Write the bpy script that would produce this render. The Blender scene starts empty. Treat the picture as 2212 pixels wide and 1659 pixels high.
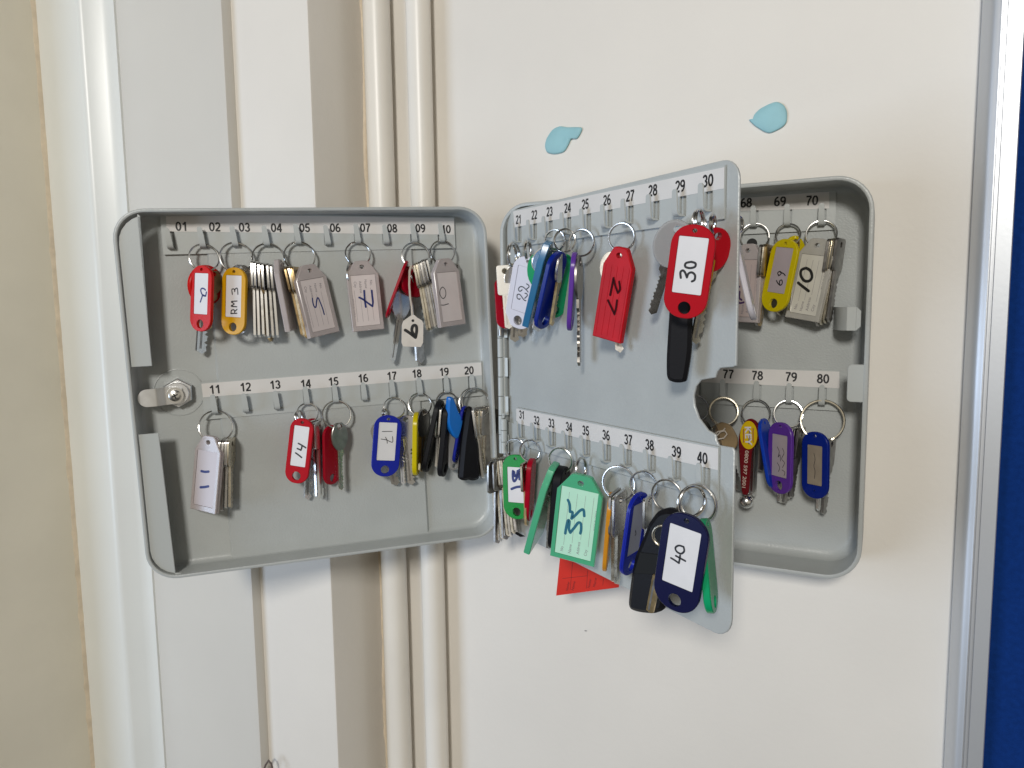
import bpy, bmesh, math, random
from mathutils import Vector as V, Matrix, geometry
random.seed(7)
SC = bpy.context.scene
COL = SC.collection

# ------------------------------------------------------------------ camera
CAM = V((0.307141, -0.636442, 0.208756))
YAW, PITCH, ROLL, FPX = 0.468544, -0.10409, -0.01394, 1579.04   # focal length in pixels of a 2212 px wide picture
_f = V((-math.sin(YAW)*math.cos(PITCH), math.cos(YAW)*math.cos(PITCH), math.sin(PITCH)))
_r = V((math.cos(YAW), math.sin(YAW), 0)); _u = _r.cross(_f)
CR = _r*math.cos(ROLL) + _u*math.sin(ROLL); CU = -_r*math.sin(ROLL) + _u*math.cos(ROLL); CF = _f
cd = bpy.data.cameras.new('camera'); cam = bpy.data.objects.new('camera', cd); COL.objects.link(cam)
cam.matrix_world = Matrix(((CR.x, CU.x, -CF.x, CAM.x), (CR.y, CU.y, -CF.y, CAM.y), (CR.z, CU.z, -CF.z, CAM.z), (0, 0, 0, 1)))
cd.sensor_width = 36; cd.lens = 36*FPX/2212; cd.clip_start = 0.02; cd.clip_end = 50
SC.camera = cam

# ------------------------------------------------------------------ light
SC.view_settings.view_transform = 'Standard'; SC.view_settings.look = 'None'
SC.view_settings.gamma = 1; SC.view_settings.use_curve_mapping = False
SC.view_settings.exposure = 0.0
w = bpy.data.worlds.new('World'); SC.world = w; w.use_nodes = True
nt = w.node_tree; bg = nt.nodes['Background']
tc = nt.nodes.new('ShaderNodeTexCoord'); sp = nt.nodes.new('ShaderNodeSeparateXYZ'); rp = nt.nodes.new('ShaderNodeValToRGB')
mr = nt.nodes.new('ShaderNodeMapRange'); mr.inputs[1].default_value = -1; mr.inputs[2].default_value = 1
nt.links.new(tc.outputs['Generated'], sp.inputs[0]); nt.links.new(sp.outputs[2], mr.inputs[0]); nt.links.new(mr.outputs[0], rp.inputs[0])
e = rp.color_ramp.elements
e[0].position = 0.12; e[0].color = (0.62, 0.57, 0.48, 1); e[1].position = 0.88; e[1].color = (0.58, 0.53, 0.44, 1)
e_ = rp.color_ramp.elements.new(0.5); e_.color = (1.08, 0.98, 0.80, 1)
# made-up bright and dark noise patches in the world, giving metals contrasting reflections
nz = nt.nodes.new('ShaderNodeTexNoise'); nz.inputs['Scale'].default_value = 1.6; nz.inputs['Detail'].default_value = 1.5
r2 = nt.nodes.new('ShaderNodeValToRGB'); r2.color_ramp.elements[0].position = .45; r2.color_ramp.elements[1].position = .53
r2.color_ramp.elements[0].color = (.12, .12, .12, 1); r2.color_ramp.elements[1].color = (1.75, 1.75, 1.75, 1)
mx = nt.nodes.new('ShaderNodeMix'); mx.data_type = 'RGBA'; mx.blend_type = 'MULTIPLY'; mx.inputs[0].default_value = 1
mp = nt.nodes.new('ShaderNodeMapping'); mp.inputs['Location'].default_value = (0.9, 0.35, 0.2)
nt.links.new(tc.outputs['Generated'], mp.inputs[0]); nt.links.new(mp.outputs[0], nz.inputs['Vector']); nt.links.new(nz.outputs[0], r2.inputs[0])
nt.links.new(rp.outputs[0], mx.inputs[6]); nt.links.new(r2.outputs[0], mx.inputs[7])
nt.links.new(mx.outputs[2], bg.inputs[0]); bg.inputs[1].default_value = 0.205

def area(name, loc, target, size, power, color, sy=None):
    l = bpy.data.lights.new(name, 'AREA'); l.energy = power; l.color = color
    l.size = size
    if sy: l.shape = 'RECTANGLE'; l.size_y = sy
    o = bpy.data.objects.new(name, l); COL.objects.link(o); o.location = loc
    o.rotation_euler = (V(target)-V(loc)).to_track_quat('-Z', 'Y').to_euler()
    return o
area('ceiling_light', (0.68, -2.50, 1.12), (0.05, 0, 0.1), 0.38, 38, (1.0, 0.965, 0.90), 0.38)
area('window_light', (-1.25, -2.05, -0.10), (0.1, 0, 0.1), 0.95, 23, (0.60, 0.76, 1.0), 0.9)

# ------------------------------------------------------------------ pixels of the photo -> points
CROP = dict(d=(0, 0, 4032, 2212),
  c1=(400, 760, 800, 1896), c2=(1100, 760, 900, 2133), c3=(450, 1380, 800, 1443), c4=(1150, 1380, 900, 1821),
  c5=(1900, 600, 600, 1106), c6=(2400, 600, 600, 995), c7=(1900, 1550, 600, 1171), c8=(2350, 1650, 600, 1106),
  r1=(2800, 640, 700, 1452), r2=(2650, 1350, 850, 1410), r5=(2000, 300, 1300, 2212),
  e1=(1580, 1020, 380, 1501), e2=(1440, 1560, 520, 2157), e3=(1940, 880, 420, 1394), e4=(2560, 800, 400, 1327),
  e5=(2440, 1900, 420, 1244), e6=(2700, 1540, 620, 1978), e7=(2180, 2180, 300, 2212), e8=(500, 1420, 300, 1659),
  f1=(1160, 1030, 180, 995), f2=(1360, 1020, 160, 885), f3=(1120, 1640, 120, 766), f4=(1960, 1800, 140, 893),
  f5=(2160, 1880, 220, 1073), f6=(2330, 960, 180, 747), f7=(2880, 900, 380, 1576), f8=(2020, 1100, 90, 1244))
def px(c, p):
    x0, y0, ws, wi = CROP[c]; k = ws/wi
    return ((x0+p[0]*k)*2212/4032, (y0+p[1]*k)*2212/4032)
def pscale(c): return CROP[c][2]/CROP[c][3]*2212/4032
def ray(p): return CF + CR*((p[0]-1106)/FPX) - CU*((p[1]-829.5)/FPX)
def hit(p, o, n):
    d = ray(p); return CAM + d*((o-CAM).dot(n)/d.dot(n))
def at_y(p, y): return hit(p, V((0, y, 0)), V((0, 1, 0)))

# ------------------------------------------------------------------ frames: X right, Y up, Z out of the face
def frame(o, X, Y, Z):
    return Matrix(((X.x, Y.x, Z.x, o.x), (X.y, Y.y, Z.y, o.y), (X.z, Y.z, Z.z, o.z), (0, 0, 0, 1)))
H, W, D = 0.300, 0.2996, 0.050
A_DOOR, A_PAN = 2.39202, 0.572027
DD, DB = 0.0229, 0.0361                     # depth of the door's and of the body's label plane behind their rims
s_, c_ = math.sin(-0.030533), math.cos(-0.030533)
_e = V((math.cos(A_DOOR), -math.sin(A_DOOR), 0)); _z = V((0, 0, 1))
_du = _e*c_ + _z*s_; _dz = -_e*s_ + _z*c_; _n = V((math.sin(A_DOOR), math.cos(A_DOOR), 0))
_o = V((0, -D, 0.15-0.001445)) + _du*0.00768 - _dz*0.15
M_DOOR = frame(_o, -_du, _dz, _n)
M_BODY = frame(V((0, -D, 0)), V((1, 0, 0)), _z, V((0, -1, 0)))
_e = V((math.cos(A_PAN), -math.sin(A_PAN), 0))
M_PAN = frame(V((0.003656, -D+0.003, 0)), _e, _z, _e.cross(_z))
def off(M, d): return M @ Matrix.Translation((0, 0, d))
M_DF, M_BF = off(M_DOOR, -DD), off(M_BODY, -DB)   # label planes
def onp(c, p, M, d=0.0):
    o = M.translation; n = M.col[2].xyz
    return hit(px(c, p), o+n*d, n)
def loc(c, p, M, d=0.0): return M.inverted() @ onp(c, p, M, d)

# ------------------------------------------------------------------ materials
def lin(c):
    return tuple(((v/255)/12.92 if v/255 <= .04045 else ((v/255+.055)/1.055)**2.4) for v in c)
MATS = {}
def mat(name, col, rough=.45, metal=0, bump=0, bscale=400, var=0, vscale=30, trans=0, coat=0, spec=.5, sss=0, rvar=0):
    if name in MATS: return MATS[name]
    m = bpy.data.materials.new(name); m.use_nodes = True; MATS[name] = m
    N = m.node_tree; b = N.nodes['Principled BSDF']
    b.inputs['Base Color'].default_value = (*col, 1); b.inputs['Roughness'].default_value = rough; b.inputs['Metallic'].default_value = metal
    b.inputs['Specular IOR Level'].default_value = spec
    if trans: b.inputs['Transmission Weight'].default_value = trans
    if coat: b.inputs['Coat Weight'].default_value = coat; b.inputs['Coat Roughness'].default_value = .1
    if sss:
        b.inputs['Subsurface Weight'].default_value = sss; b.inputs['Subsurface Radius'].default_value = (.004, .003, .002); b.inputs['Subsurface Scale'].default_value = 1
    t = N.nodes.new('ShaderNodeTexCoord')
    def noise(sc, det=3):
        n = N.nodes.new('ShaderNodeTexNoise'); n.inputs['Scale'].default_value = sc; n.inputs['Detail'].default_value = det
        N.links.new(t.outputs['Object'], n.inputs['Vector']); return n
    if var:
        n = noise(vscale, 5); r = N.nodes.new('ShaderNodeValToRGB')
        lo = tuple(v*(1-var) for v in col); hi = tuple(min(1, v*(1+var)) for v in col)
        r.color_ramp.elements[0].position = .3; r.color_ramp.elements[1].position = .7
        r.color_ramp.elements[0].color = (*lo, 1); r.color_ramp.elements[1].color = (*hi, 1)
        N.links.new(n.outputs[0], r.inputs[0]); N.links.new(r.outputs[0], b.inputs['Base Color'])
    if rvar:
        n = noise(vscale*1.7, 4); r = N.nodes.new('ShaderNodeMapRange')
        r.inputs[3].default_value = max(.03, rough-rvar); r.inputs[4].default_value = rough+rvar
        N.links.new(n.outputs[0], r.inputs[0]); N.links.new(r.outputs[0], b.inputs['Roughness'])
    if bump:
        n = noise(bscale); bp = N.nodes.new('ShaderNodeBump'); bp.inputs['Strength'].default_value = bump; bp.inputs['Distance'].default_value = .0006
        N.links.new(n.outputs[0], bp.inputs['Height']); N.links.new(bp.outputs[0], b.inputs['Normal'])
    return m
GREY = mat('grey_powder_coat', (.445, .468, .462), .33, bump=.35, bscale=650, var=.04, vscale=25, rvar=.06)
GREYS = mat('grey_hook_paint', (.475, .50, .492), .34, bump=.1, bscale=500)
CREAM = mat('cream_wall_paint', (.755, .72, .665), .55, bump=.25, bscale=180, var=.03, vscale=6)
WHITE = mat('white_gloss_paint', (.80, .82, .80), .32, bump=.05, bscale=120, var=.02, vscale=9)
TRUNK = mat('pale_grey_trunking_plastic', (.63, .605, .555), .38, bump=.05, bscale=200, var=.03, vscale=5)
PIPE = mat('cream_pipe_gloss', (.82, .78, .71), .35, bump=.1, bscale=90, var=.03, vscale=12)
SEAM = mat('cracked_paint_bead', (.70, .60, .46), .6, bump=.6, bscale=300, var=.1, vscale=90)
ALU = mat('brushed_aluminium', (.60, .62, .65), .42, metal=.6, bump=.05, bscale=300)
FELT = mat('blue_felt', lin((14, 50, 116)), .95, bump=.5, bscale=900, var=.12, vscale=250, spec=.1)
PAPER = mat('white_paper', (.72, .71, .72), .6, var=.03, vscale=60)
LABELP = mat('number_label_paper', (.70, .68, .66), .5, var=.03, vscale=40)
INK = mat('black_ink', (.012, .012, .014), .5)
BLUEINK = mat('blue_ink', (.018, .03, .16), .5)
FADED = mat('faded_print', (.22, .19, .21), .6)
DARK = mat('black_plastic', (.008, .008, .010), .45, bump=.1, bscale=500, spec=.16)
STEEL = mat('nickel_steel', (.74, .72, .69), .26, metal=1, var=.08, vscale=120, rvar=.1)
CHROME = mat('bright_chrome', (.88, .87, .85), .24, metal=1, var=.04, vscale=90)
DULL = mat('worn_dark_steel', (.42, .40, .38), .33, metal=1, var=.2, vscale=200, rvar=.12)
NICK = mat('warm_nickel', (.70, .64, .52), .28, metal=1, var=.15, vscale=150, rvar=.1)
BRASS = mat('aged_brass', (.50, .36, .18), .33, metal=1, var=.25, vscale=180, rvar=.1)
RINGM = mat('split_ring_steel', (.62, .61, .59), .22, metal=1)
ZINC = mat('zinc_plate', (.80, .81, .82), .32, metal=1, var=.08, vscale=80, rvar=.08)
PUTTY = mat('blue_putty', lin((146, 192, 200)), .6, bump=.3, bscale=120, var=.06, vscale=60)
CARDRED = mat('red_card', lin((208, 38, 18)), .6, var=.05, vscale=40)
STRING = mat('cotton_string', (.62, .56, .49), .9, bump=.5, bscale=900)
def plastic(name, rgb, rough=.27, **k): return mat(name, tuple(v*.82 for v in lin(rgb)), rough, bump=.04, bscale=300, spec=.25, **k)
RED = plastic('red_plastic', (192, 12, 32)); RED2 = plastic('orange_red_plastic', (214, 26, 24)); DRED = plastic('crimson_plastic', (176, 8, 38))
YEL = plastic('yellow_plastic', (218, 198, 12)); AMB = plastic('amber_plastic', (226, 168, 14)); ORG = plastic('orange_plastic', (222, 150, 40))
BLU = plastic('blue_plastic', (26, 42, 165)); DBLU = plastic('dark_blue_plastic', (14, 40, 140)); NAVY = plastic('navy_plastic', (20, 22, 66))
SKY = plastic('sky_blue_plastic', (30, 120, 215)); MBLU = plastic('mid_blue_plastic', (18, 66, 190))
GRN = plastic('green_plastic', (8, 150, 50)); JADE = plastic('jade_green_plastic', (16, 168, 110)); PUR = plastic('purple_plastic', (104, 60, 165))
WHT = plastic('white_plastic', (225, 222, 232)); BURG = plastic('burgundy_plastic', (110, 20, 28)); FYEL = plastic('fob_yellow_print', (225, 190, 20))
LILAC = mat('lilac_translucent_plastic', (.68, .61, .60), .25, trans=.4, var=.05, vscale=80)
GRYT = mat('grey_translucent_plastic', (.62, .60, .55), .25, trans=.35, var=.06, vscale=80)
GRNT = mat('green_translucent_plastic', lin((92, 200, 152)), .2, trans=.3, coat=.6)
BLUT = mat('blue_translucent_plastic', lin((52, 128, 178)), .25, trans=.3, coat=.4)
REDT = mat('red_translucent_plastic', lin((188, 10, 24)), .4, trans=.06, spec=.12, var=.12, vscale=60)
CLEAR = mat('cloudy_clear_plastic', (.62, .62, .62), .2, trans=.5)
LILP = mat('lilac_paper', (.70, .63, .62), .35, var=.04, vscale=50, coat=.25)
GRNP = mat('pale_green_paper', lin((190, 236, 212)), .28, coat=.9, var=.03, vscale=60)
GRYP = mat('greyed_paper', (.62, .60, .54), .35, coat=.3, var=.06, vscale=60)
BRNP = mat('brown_aged_paper', (.30, .25, .19), .5, var=.12, vscale=90)
PNKP = mat('mauve_paper', (.42, .36, .38), .5, var=.05, vscale=60)
TEAL = mat('teal_ink', lin((44, 108, 130)), .4)
TAN = mat('tan_leather_disc', (.27, .19, .10), .5, var=.12, vscale=120)
GOLDT = mat('pale_print', (.55, .45, .38), .5)
HOLE = mat('dark_recess', (.02, .02, .02), .8)

# ------------------------------------------------------------------ mesh building
WM = {}
class MB:
    def __init__(s): s.v = []; s.f = []; s.m = []
    def add(s, vs, fs, mi=0, M=None):
        b = len(s.v); s.v += [(M @ V(p)) if M else V(p) for p in vs]
        s.f += [tuple(b+i for i in f) for f in fs]; s.m += [mi]*len(fs)
    def box(s, lo, hi, mi=0, M=None):
        x0, y0, z0 = lo; x1, y1, z1 = hi
        s.add([(x0,y0,z0),(x1,y0,z0),(x1,y1,z0),(x0,y1,z0),(x0,y0,z1),(x1,y0,z1),(x1,y1,z1),(x0,y1,z1)],
              [(0,3,2,1),(4,5,6,7),(0,1,5,4),(1,2,6,5),(2,3,7,6),(3,0,4,7)], mi, M)
    def prism(s, out, z0, z1, holes=(), mi=0, M=None, bev=0):
        """outline (counter-clockwise, x/y) with holes, from z0 to z1; bev rounds the front and back rims of the outline"""
        ar = sum(out[i][0]*out[(i+1) % len(out)][1]-out[(i+1) % len(out)][0]*out[i][1] for i in range(len(out)))
        if ar < 0: out = out[::-1]
        loops = [(list(out), True)]
        for h in holes:
            a2 = sum(h[i][0]*h[(i+1) % len(h)][1]-h[(i+1) % len(h)][0]*h[i][1] for i in range(len(h)))
            loops.append((list(h) if a2 < 0 else list(h)[::-1], False))
        caps = []
        for lp, isout in loops:
            n = len(lp)
            ins = shrink(lp, bev) if (bev and isout) else lp
            layers = [(ins, z0), (lp, z0+bev), (lp, z1-bev), (ins, z1)] if (bev and isout) else [(lp, z0), (lp, z1)]
            vs = [(p[0], p[1], z) for l, z in layers for p in l]
            fs = []
            for k in range(len(layers)-1):
                for i in range(n):
                    j = (i+1) % n; fs.append((k*n+i, k*n+j, (k+1)*n+j, (k+1)*n+i))
            s.add(vs, fs, mi, M); caps.append(ins)
        tri = geometry.tessellate_polygon([[V((p[0], p[1], 0)) for p in l] for l in caps])
        flat = [p for l in caps for p in l]
        def orient(t, up):
            a, b, c = (flat[i] for i in t)
            cr = (b[0]-a[0])*(c[1]-a[1])-(b[1]-a[1])*(c[0]-a[0])
            return tuple(t) if (cr > 0) == up else tuple(t[::-1])
        s.add([(p[0], p[1], z1) for p in flat], [orient(t, True) for t in tri], mi, M)
        s.add([(p[0], p[1], z0) for p in flat], [orient(t, False) for t in tri], mi, M)
    def tube(s, pts, r, n=8, closed=False, mi=0, M=None, cap=True):
        pts = [V(p) for p in pts]; m = len(pts); vs = []; fs = []; up = None
        rr = r if hasattr(r, '__len__') else [r]*m
        for i in range(m):
            t = (pts[(i+1) % m]-pts[i-1]) if closed else (pts[min(i+1, m-1)]-pts[max(i-1, 0)])
            t.normalize()
            if up is None: up = t.orthogonal().normalized()
            up = (up - t*up.dot(t)).normalized(); w2 = t.cross(up)
            vs += [pts[i]+(up*math.cos(2*math.pi*k/n)+w2*math.sin(2*math.pi*k/n))*rr[i] for k in range(n)]
        for i in range(m if closed else m-1):
            j = (i+1) % m
            for k in range(n):
                l = (k+1) % n; fs.append((i*n+k, i*n+l, j*n+l, j*n+k))
        if cap and not closed: fs += [tuple(range(n))[::-1], tuple((m-1)*n+k for k in range(n))]
        s.add(vs, fs, mi, M)
    def loops(s, L, mi=0, M=None, close0=False, close1=False):
        n = len(L[0]); fs = []
        for k in range(len(L)-1):
            for i in range(n):
                j = (i+1) % n; fs.append((k*n+i, k*n+j, (k+1)*n+j, (k+1)*n+i))
        if close0: fs.append(tuple(range(n))[::-1])
        if close1: fs.append(tuple((len(L)-1)*n+i for i in range(n)))
        s.add([p for l in L for p in l], fs, mi, M)
    def ribbon(s, pts, wd, z, mi=0, smooth=True, cap=True):
        """a pen stroke lying at height z"""
        p = [V((a[0], a[1])) for a in pts]
        if smooth and len(p) > 2:
            q = []
            for i in range(len(p)-1):
                a, b, c, d = p[max(i-1, 0)], p[i], p[i+1], p[min(i+2, len(p)-1)]
                for k in range(5):
                    t = k/5; q.append(.5*((2*b)+(c-a)*t+(2*a-5*b+4*c-d)*t*t+(3*b-a-3*c+d)*t**3))
            p = q+[p[-1]]
        vs = []; fs = []
        for i in range(len(p)):
            t = p[min(i+1, len(p)-1)]-p[max(i-1, 0)]
            if t.length < 1e-9: t = V((1, 0))
            t.normalize(); nn = V((-t.y, t.x))*wd/2
            vs += [(p[i].x+nn.x, p[i].y+nn.y, z), (p[i].x-nn.x, p[i].y-nn.y, z)]
        fs = [(2*i, 2*i+1, 2*i+3, 2*i+2) for i in range(len(p)-1)]
        s.add(vs, fs, mi)
        for c, dz in ((p[0], 4e-6), (p[-1], 8e-6)) if cap else ():
            s.add([(c.x+math.cos(k*math.pi/5)*wd/2, c.y+math.sin(k*math.pi/5)*wd/2, z+dz) for k in range(10)], [tuple(range(10))], mi)
    def text(s, st, h, z, c=(0, 0), rot=0, mi=0, wd=None, bold=.0):
        vs, fs = glyphs(st, bold)
        xs = [p[0] for p in vs]; ys = [p[1] for p in vs]
        cx, cy = (min(xs)+max(xs))/2, (min(ys)+max(ys))/2
        ky = h/.70; kx = (wd/(max(xs)-min(xs))) if wd else ky
        cs, sn = math.cos(rot), math.sin(rot)
        o = []
        for p in vs:
            x, y = (p[0]-cx)*kx, (p[1]-cy)*ky
            o.append((c[0]+cs*x-sn*y, c[1]+sn*x+cs*y, z))
        s.add(o, fs, mi)
    def digits(s, st, h, z, c, ang, wd, mi):
        k = wd/(len(st)*.60-.04); cs, sn = math.cos(ang), math.sin(ang); zz = z
        for i, ch in enumerate(st):
            for stroke in DIG[ch]:
                q = []
                for a, b in stroke:
                    x = (a+i*.60)*k-wd/2; y = (b-.5)*h; q.append((c[0]+cs*x-sn*y, c[1]+sn*x+cs*y))
                zz += 6e-6; s.ribbon(q, h*.18, zz, mi, False, cap=False)
    def build(s, name, mats, M=None, parent=None, sharp=35, label=None):
        me = bpy.data.meshes.new(name); me.from_pydata([tuple(p) for p in s.v], [], s.f)
        for m in (mats if isinstance(mats, (list, tuple)) else [mats]): me.materials.append(m)
        me.polygons.foreach_set('material_index', s.m)
        me.shade_smooth(); me.set_sharp_from_angle(angle=math.radians(sharp)); me.update()
        o = bpy.data.objects.new(name, me); COL.objects.link(o)
        place(o, M or Matrix(), parent)
        if label: o['label'] = label
        return o
def place(o, M, parent=None):
    WM[o.name] = M.copy()
    if parent is not None:
        o.parent = parent; o.matrix_basis = WM[parent.name].inverted() @ M
    else: o.matrix_basis = M
def shrink(l, d):
    n = len(l); r = []
    for i in range(n):
        a, b, c = V(l[i-1][:2]), V(l[i][:2]), V(l[(i+1) % n][:2])
        t1 = (b-a).normalized(); t2 = (c-b).normalized()
        n1 = V((-t1.y, t1.x)); n2 = V((-t2.y, t2.x)); m = (n1+n2)
        if m.length < 1e-6: m = n1
        m.normalize(); k = max(.5, m.dot(n1)); r.append((b.x+m.x*d/k, b.y+m.y*d/k))
    return r
DIG = {}
def _arc(cx, cy, rx, ry, a0, a1, n=12): return [(cx+rx*math.cos(math.radians(a0+(a1-a0)*k/n)), cy+ry*math.sin(math.radians(a0+(a1-a0)*k/n))) for k in range(n+1)]
DIG['0'] = [_arc(.28, .5, .205, .425, 90, 450, 24)]
DIG['1'] = [[(.36, 0), (.36, 1)], [(.34, .90), (.24, .78), (.10, .70)]]
DIG['2'] = [_arc(.28, .70, .20, .225, 165, -20, 10)+[(.36, .42), (.14, .18), (.075, .075)], [(.03, .075), (.53, .075)]]
DIG['3'] = [_arc(.27, .71, .18, .215, 165, -90, 12), _arc(.27, .285, .205, .215, 90, -165, 12)]
DIG['4'] = [[(.40, 0), (.40, 1)], [(.38, .95), (.06, .31)], [(.02, .285), (.55, .285)]]
DIG['5'] = [[(.50, .925), (.14, .925)], [(.15, .93), (.10, .50)], _arc(.27, .325, .205, .25, 140, -160, 14)]
DIG['6'] = [_arc(.29, .31, .20, .235, 90, 450, 20), _arc(.36, .42, .275, .505, 185, 80, 10)]
DIG['7'] = [[(.04, .925), (.53, .925)], [(.50, .90), (.34, .60), (.25, .30), (.22, 0)]]
DIG['8'] = [_arc(.28, .735, .165, .19, 90, 450, 20), _arc(.28, .285, .205, .215, 90, 450, 20)]
DIG['9'] = [_arc(.27, .69, .20, .235, 90, 450, 20), _arc(.20, .58, .275, .505, 5, -100, 10)]
_G = {}
def glyphs(st, bold=0.0):
    if (st, bold) in _G: return _G[st, bold]
    c = bpy.data.curves.new('t', 'FONT'); c.body = st; c.size = 1; c.offset = bold; c.resolution_u = 4
    o = bpy.data.objects.new('t', c); COL.objects.link(o)
    dg = bpy.context.evaluated_depsgraph_get(); ev = o.evaluated_get(dg); me = ev.to_mesh()
    r = ([tuple(v.co) for v in me.vertices], [tuple(p.vertices) for p in me.polygons])
    ev.to_mesh_clear(); bpy.data.objects.remove(o); bpy.data.curves.remove(c)
    _G[st, bold] = r; return r
def rrect(x0, y0, x1, y1, r, n=6):
    rs = r if hasattr(r, '__len__') else (r,)*4      # bl, br, tr, tl
    o = []
    for (cx, cy, a), q in zip(((x0, y0, 180), (x1, y0, 270), (x1, y1, 0), (x0, y1, 90)), rs):
        px_ = x0+q if cx == x0 else x1-q; py_ = y0+q if cy == y0 else y1-q
        for k in range(n+1):
            t = math.radians(a+90*k/n); o.append((px_+q*math.cos(t), py_+q*math.sin(t)))
    return o
def circ(cx, cy, rx, ry=None, n=20): return [(cx+rx*math.cos(2*math.pi*k/n), cy+(ry or rx)*math.sin(2*math.pi*k/n)) for k in range(n)]
def empty(name, M, parent=None):
    o = bpy.data.objects.new(name, None); COL.objects.link(o); o.empty_display_size = .01; place(o, M, parent); return o
def tag(o, label, cat, group=None, kind=None):
    o['label'] = label; o['category'] = cat
    if group: o['group'] = group
    if kind: o['kind'] = kind
    return o

# ================================================================== walls, pipes, trunking
Z0, Z1 = -1.1, 1.5
def vprism(mb, prof, mi=0, z0=Z0, z1=Z1):
    mb.prism([(p[0], p[1]) for p in prof], z0, z1, mi=mi)
XC = -0.181; YP = -0.083
mb = MB(); mb.box((XC, 0, Z0), (1.6, .08, Z1)); 
tag(mb.build('wall', CREAM), 'cream painted wall carrying the grey key cabinet', 'wall', kind='structure')
mb = MB(); vprism(mb, [(-.75, YP), (XC-.003, YP), (XC-.0008, YP+.0008), (XC, YP+.003), (XC, .08), (-.75, .08)])
pil = tag(mb.build('wall_pillar', CREAM), 'cream boxed-out pillar beside the two pipes, its side face in shade', 'pillar', kind='structure')
# lumpy paint seam where the pillar meets the wall
mb = MB(); L = []
rnd = random.Random(3); n = 260
for i in range(n+1):
    z = Z0+(Z1-Z0)*i/n; a = .004+.0022*rnd.random()+.0016*math.sin(i*.31); b = .0018+.0016*rnd.random()
    L.append([(XC-.001, -a, z), (XC+b, -a*.8, z), (XC+b+.0012, -.0015-.0015*rnd.random(), z), (XC+b+.002, .001, z), (XC-.001, .001, z)])
mb.loops(L); mb.build('paint_seam', SEAM, parent=pil, sharp=60)
# left wall, at right angles, and the white frame
XT = at_y((82, 0), -.113).x
mb = MB(); mb.box((XT-.2, -.27, Z0), (XT, .08, Z1))
sw = tag(mb.build('side_wall', mat('olive_cream_wall', (.78, .73, .61), .6, bump=.25, bscale=180, var=.05, vscale=9)), 'darker cream wall at the far left, at right angles to the white frame', 'wall', kind='structure')
mb = MB(); L = []
for i in range(n+1):
    z = Z0+(Z1-Z0)*i/n; a = .0025+.002*rnd.random()*(1 if rnd.random() > .6 else .3)
    L.append([(XT-.001, -.113-a-.006, z), (XT+.0012, -.113-a-.004, z), (XT+a*.6, -.1125, z), (XT-.001, -.1125, z)])
mb.loops(L); mb.build('paint_edge', SEAM, parent=sw, sharp=60)
xr = at_y((166, 0), -.118).x; xj = at_y((241, 0), -.097).x
xp0 = at_y((250, 0), -.094).x; xp1 = at_y((479, 0), -.094).x; xp2 = at_y((456, 0), -.094).x
mb = MB(); vprism(mb, [(XT, -.1165), (xr-.004, -.1185), (xr-.0012, -.1182), (xr+.0012, -.1172), (xr+.004, -.1150), (xj-.014, -.1010), (xj-.004, -.0965), (xj, -.095), (xj, YP), (XT, YP)])
tag(mb.build('door_frame', WHITE), 'white gloss painted frame with a ridge, beside the darker left wall', 'frame', kind='thing')
mb = MB()
vprism(mb, [(xp0-.003, -.0915), (xp0-.001, -.0938), (xp0+.001, -.0943), (xp2, -.0945), (xp2+.0006, -.0950), (xp1-.003, -.0952), (xp1-.0005, -.0945), (xp1, -.092), (xp1, YP+.001), (xp0-.003, YP+.001)])
tag(mb.build('trunking_cover', TRUNK), 'flat pale grey vertical trunking cover between white frame and cream pillar', 'trunking')
# pipes
for (a, b), lab in ((((793, 200), (844, 200)), 'vertical cream painted pipe nearer the pillar'), (((884, 200), (932, 200)), 'vertical cream painted pipe farther from the pillar')):
    A, B = at_y(a, -.017), at_y(b, -.017); r = (B.x-A.x)/2*.93; x = (A.x+B.x)/2
    mb = MB(); mb.tube([(x, -.017, Z0), (x, -.017, Z1)], r, 28)
    tag(mb.build('pipe', PIPE), lab, 'pipe', 'pipes running up the wall')
# little wire loop sticking out at the trunking foot
mb = MB(); q = [at_y((x, y), -.097) for x, y in ((568, 1668), (574, 1652), (580, 1643), (586, 1650), (590, 1668), (592, 1690))]
mb.tube(q, .0011, 8); tag(mb.build('wire', mat('brown_wire', (.12, .09, .08), .5)), 'thin brown wire loop poking out at the foot of the grey trunking', 'wire')
# notice board
xa = at_y((2122, 0), -.001).x; xb = at_y((2206, 200), -.022).x
fx = lambda t: xa+(xb-xa)*t
board = empty('notice_board', Matrix.Translation((xa, 0, 0)))
tag(board, 'blue felt notice board in a ribbed aluminium frame, at the right of the cabinet', 'notice board')
prof = [(fx(0), -.0005)]
for k in range(9):
    t = math.radians(180-90*k/8); prof.append((fx(.36)+(fx(.36)-fx(.0))*math.cos(t), -.006-.015*math.sin(t)))
prof += [(fx(.42), -.0215), (fx(.43), -.0200), (fx(.46), -.0200), (fx(.47), -.0215), (fx(.53), -.0215), (fx(.54), -.0200), (fx(.57), -.0200), (fx(.58), -.0220), (fx(.97), -.0225), (fx(1), -.0215), (fx(1), -.0005)]
mb = MB(); vprism(mb, prof); mb.build('frame', ALU, parent=board, sharp=25)
mb = MB(); mb.box((fx(1)-.002, -.012, Z0), (1.5, -.0005, Z1)); mb.build('felt_panel', FELT, parent=board)
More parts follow.
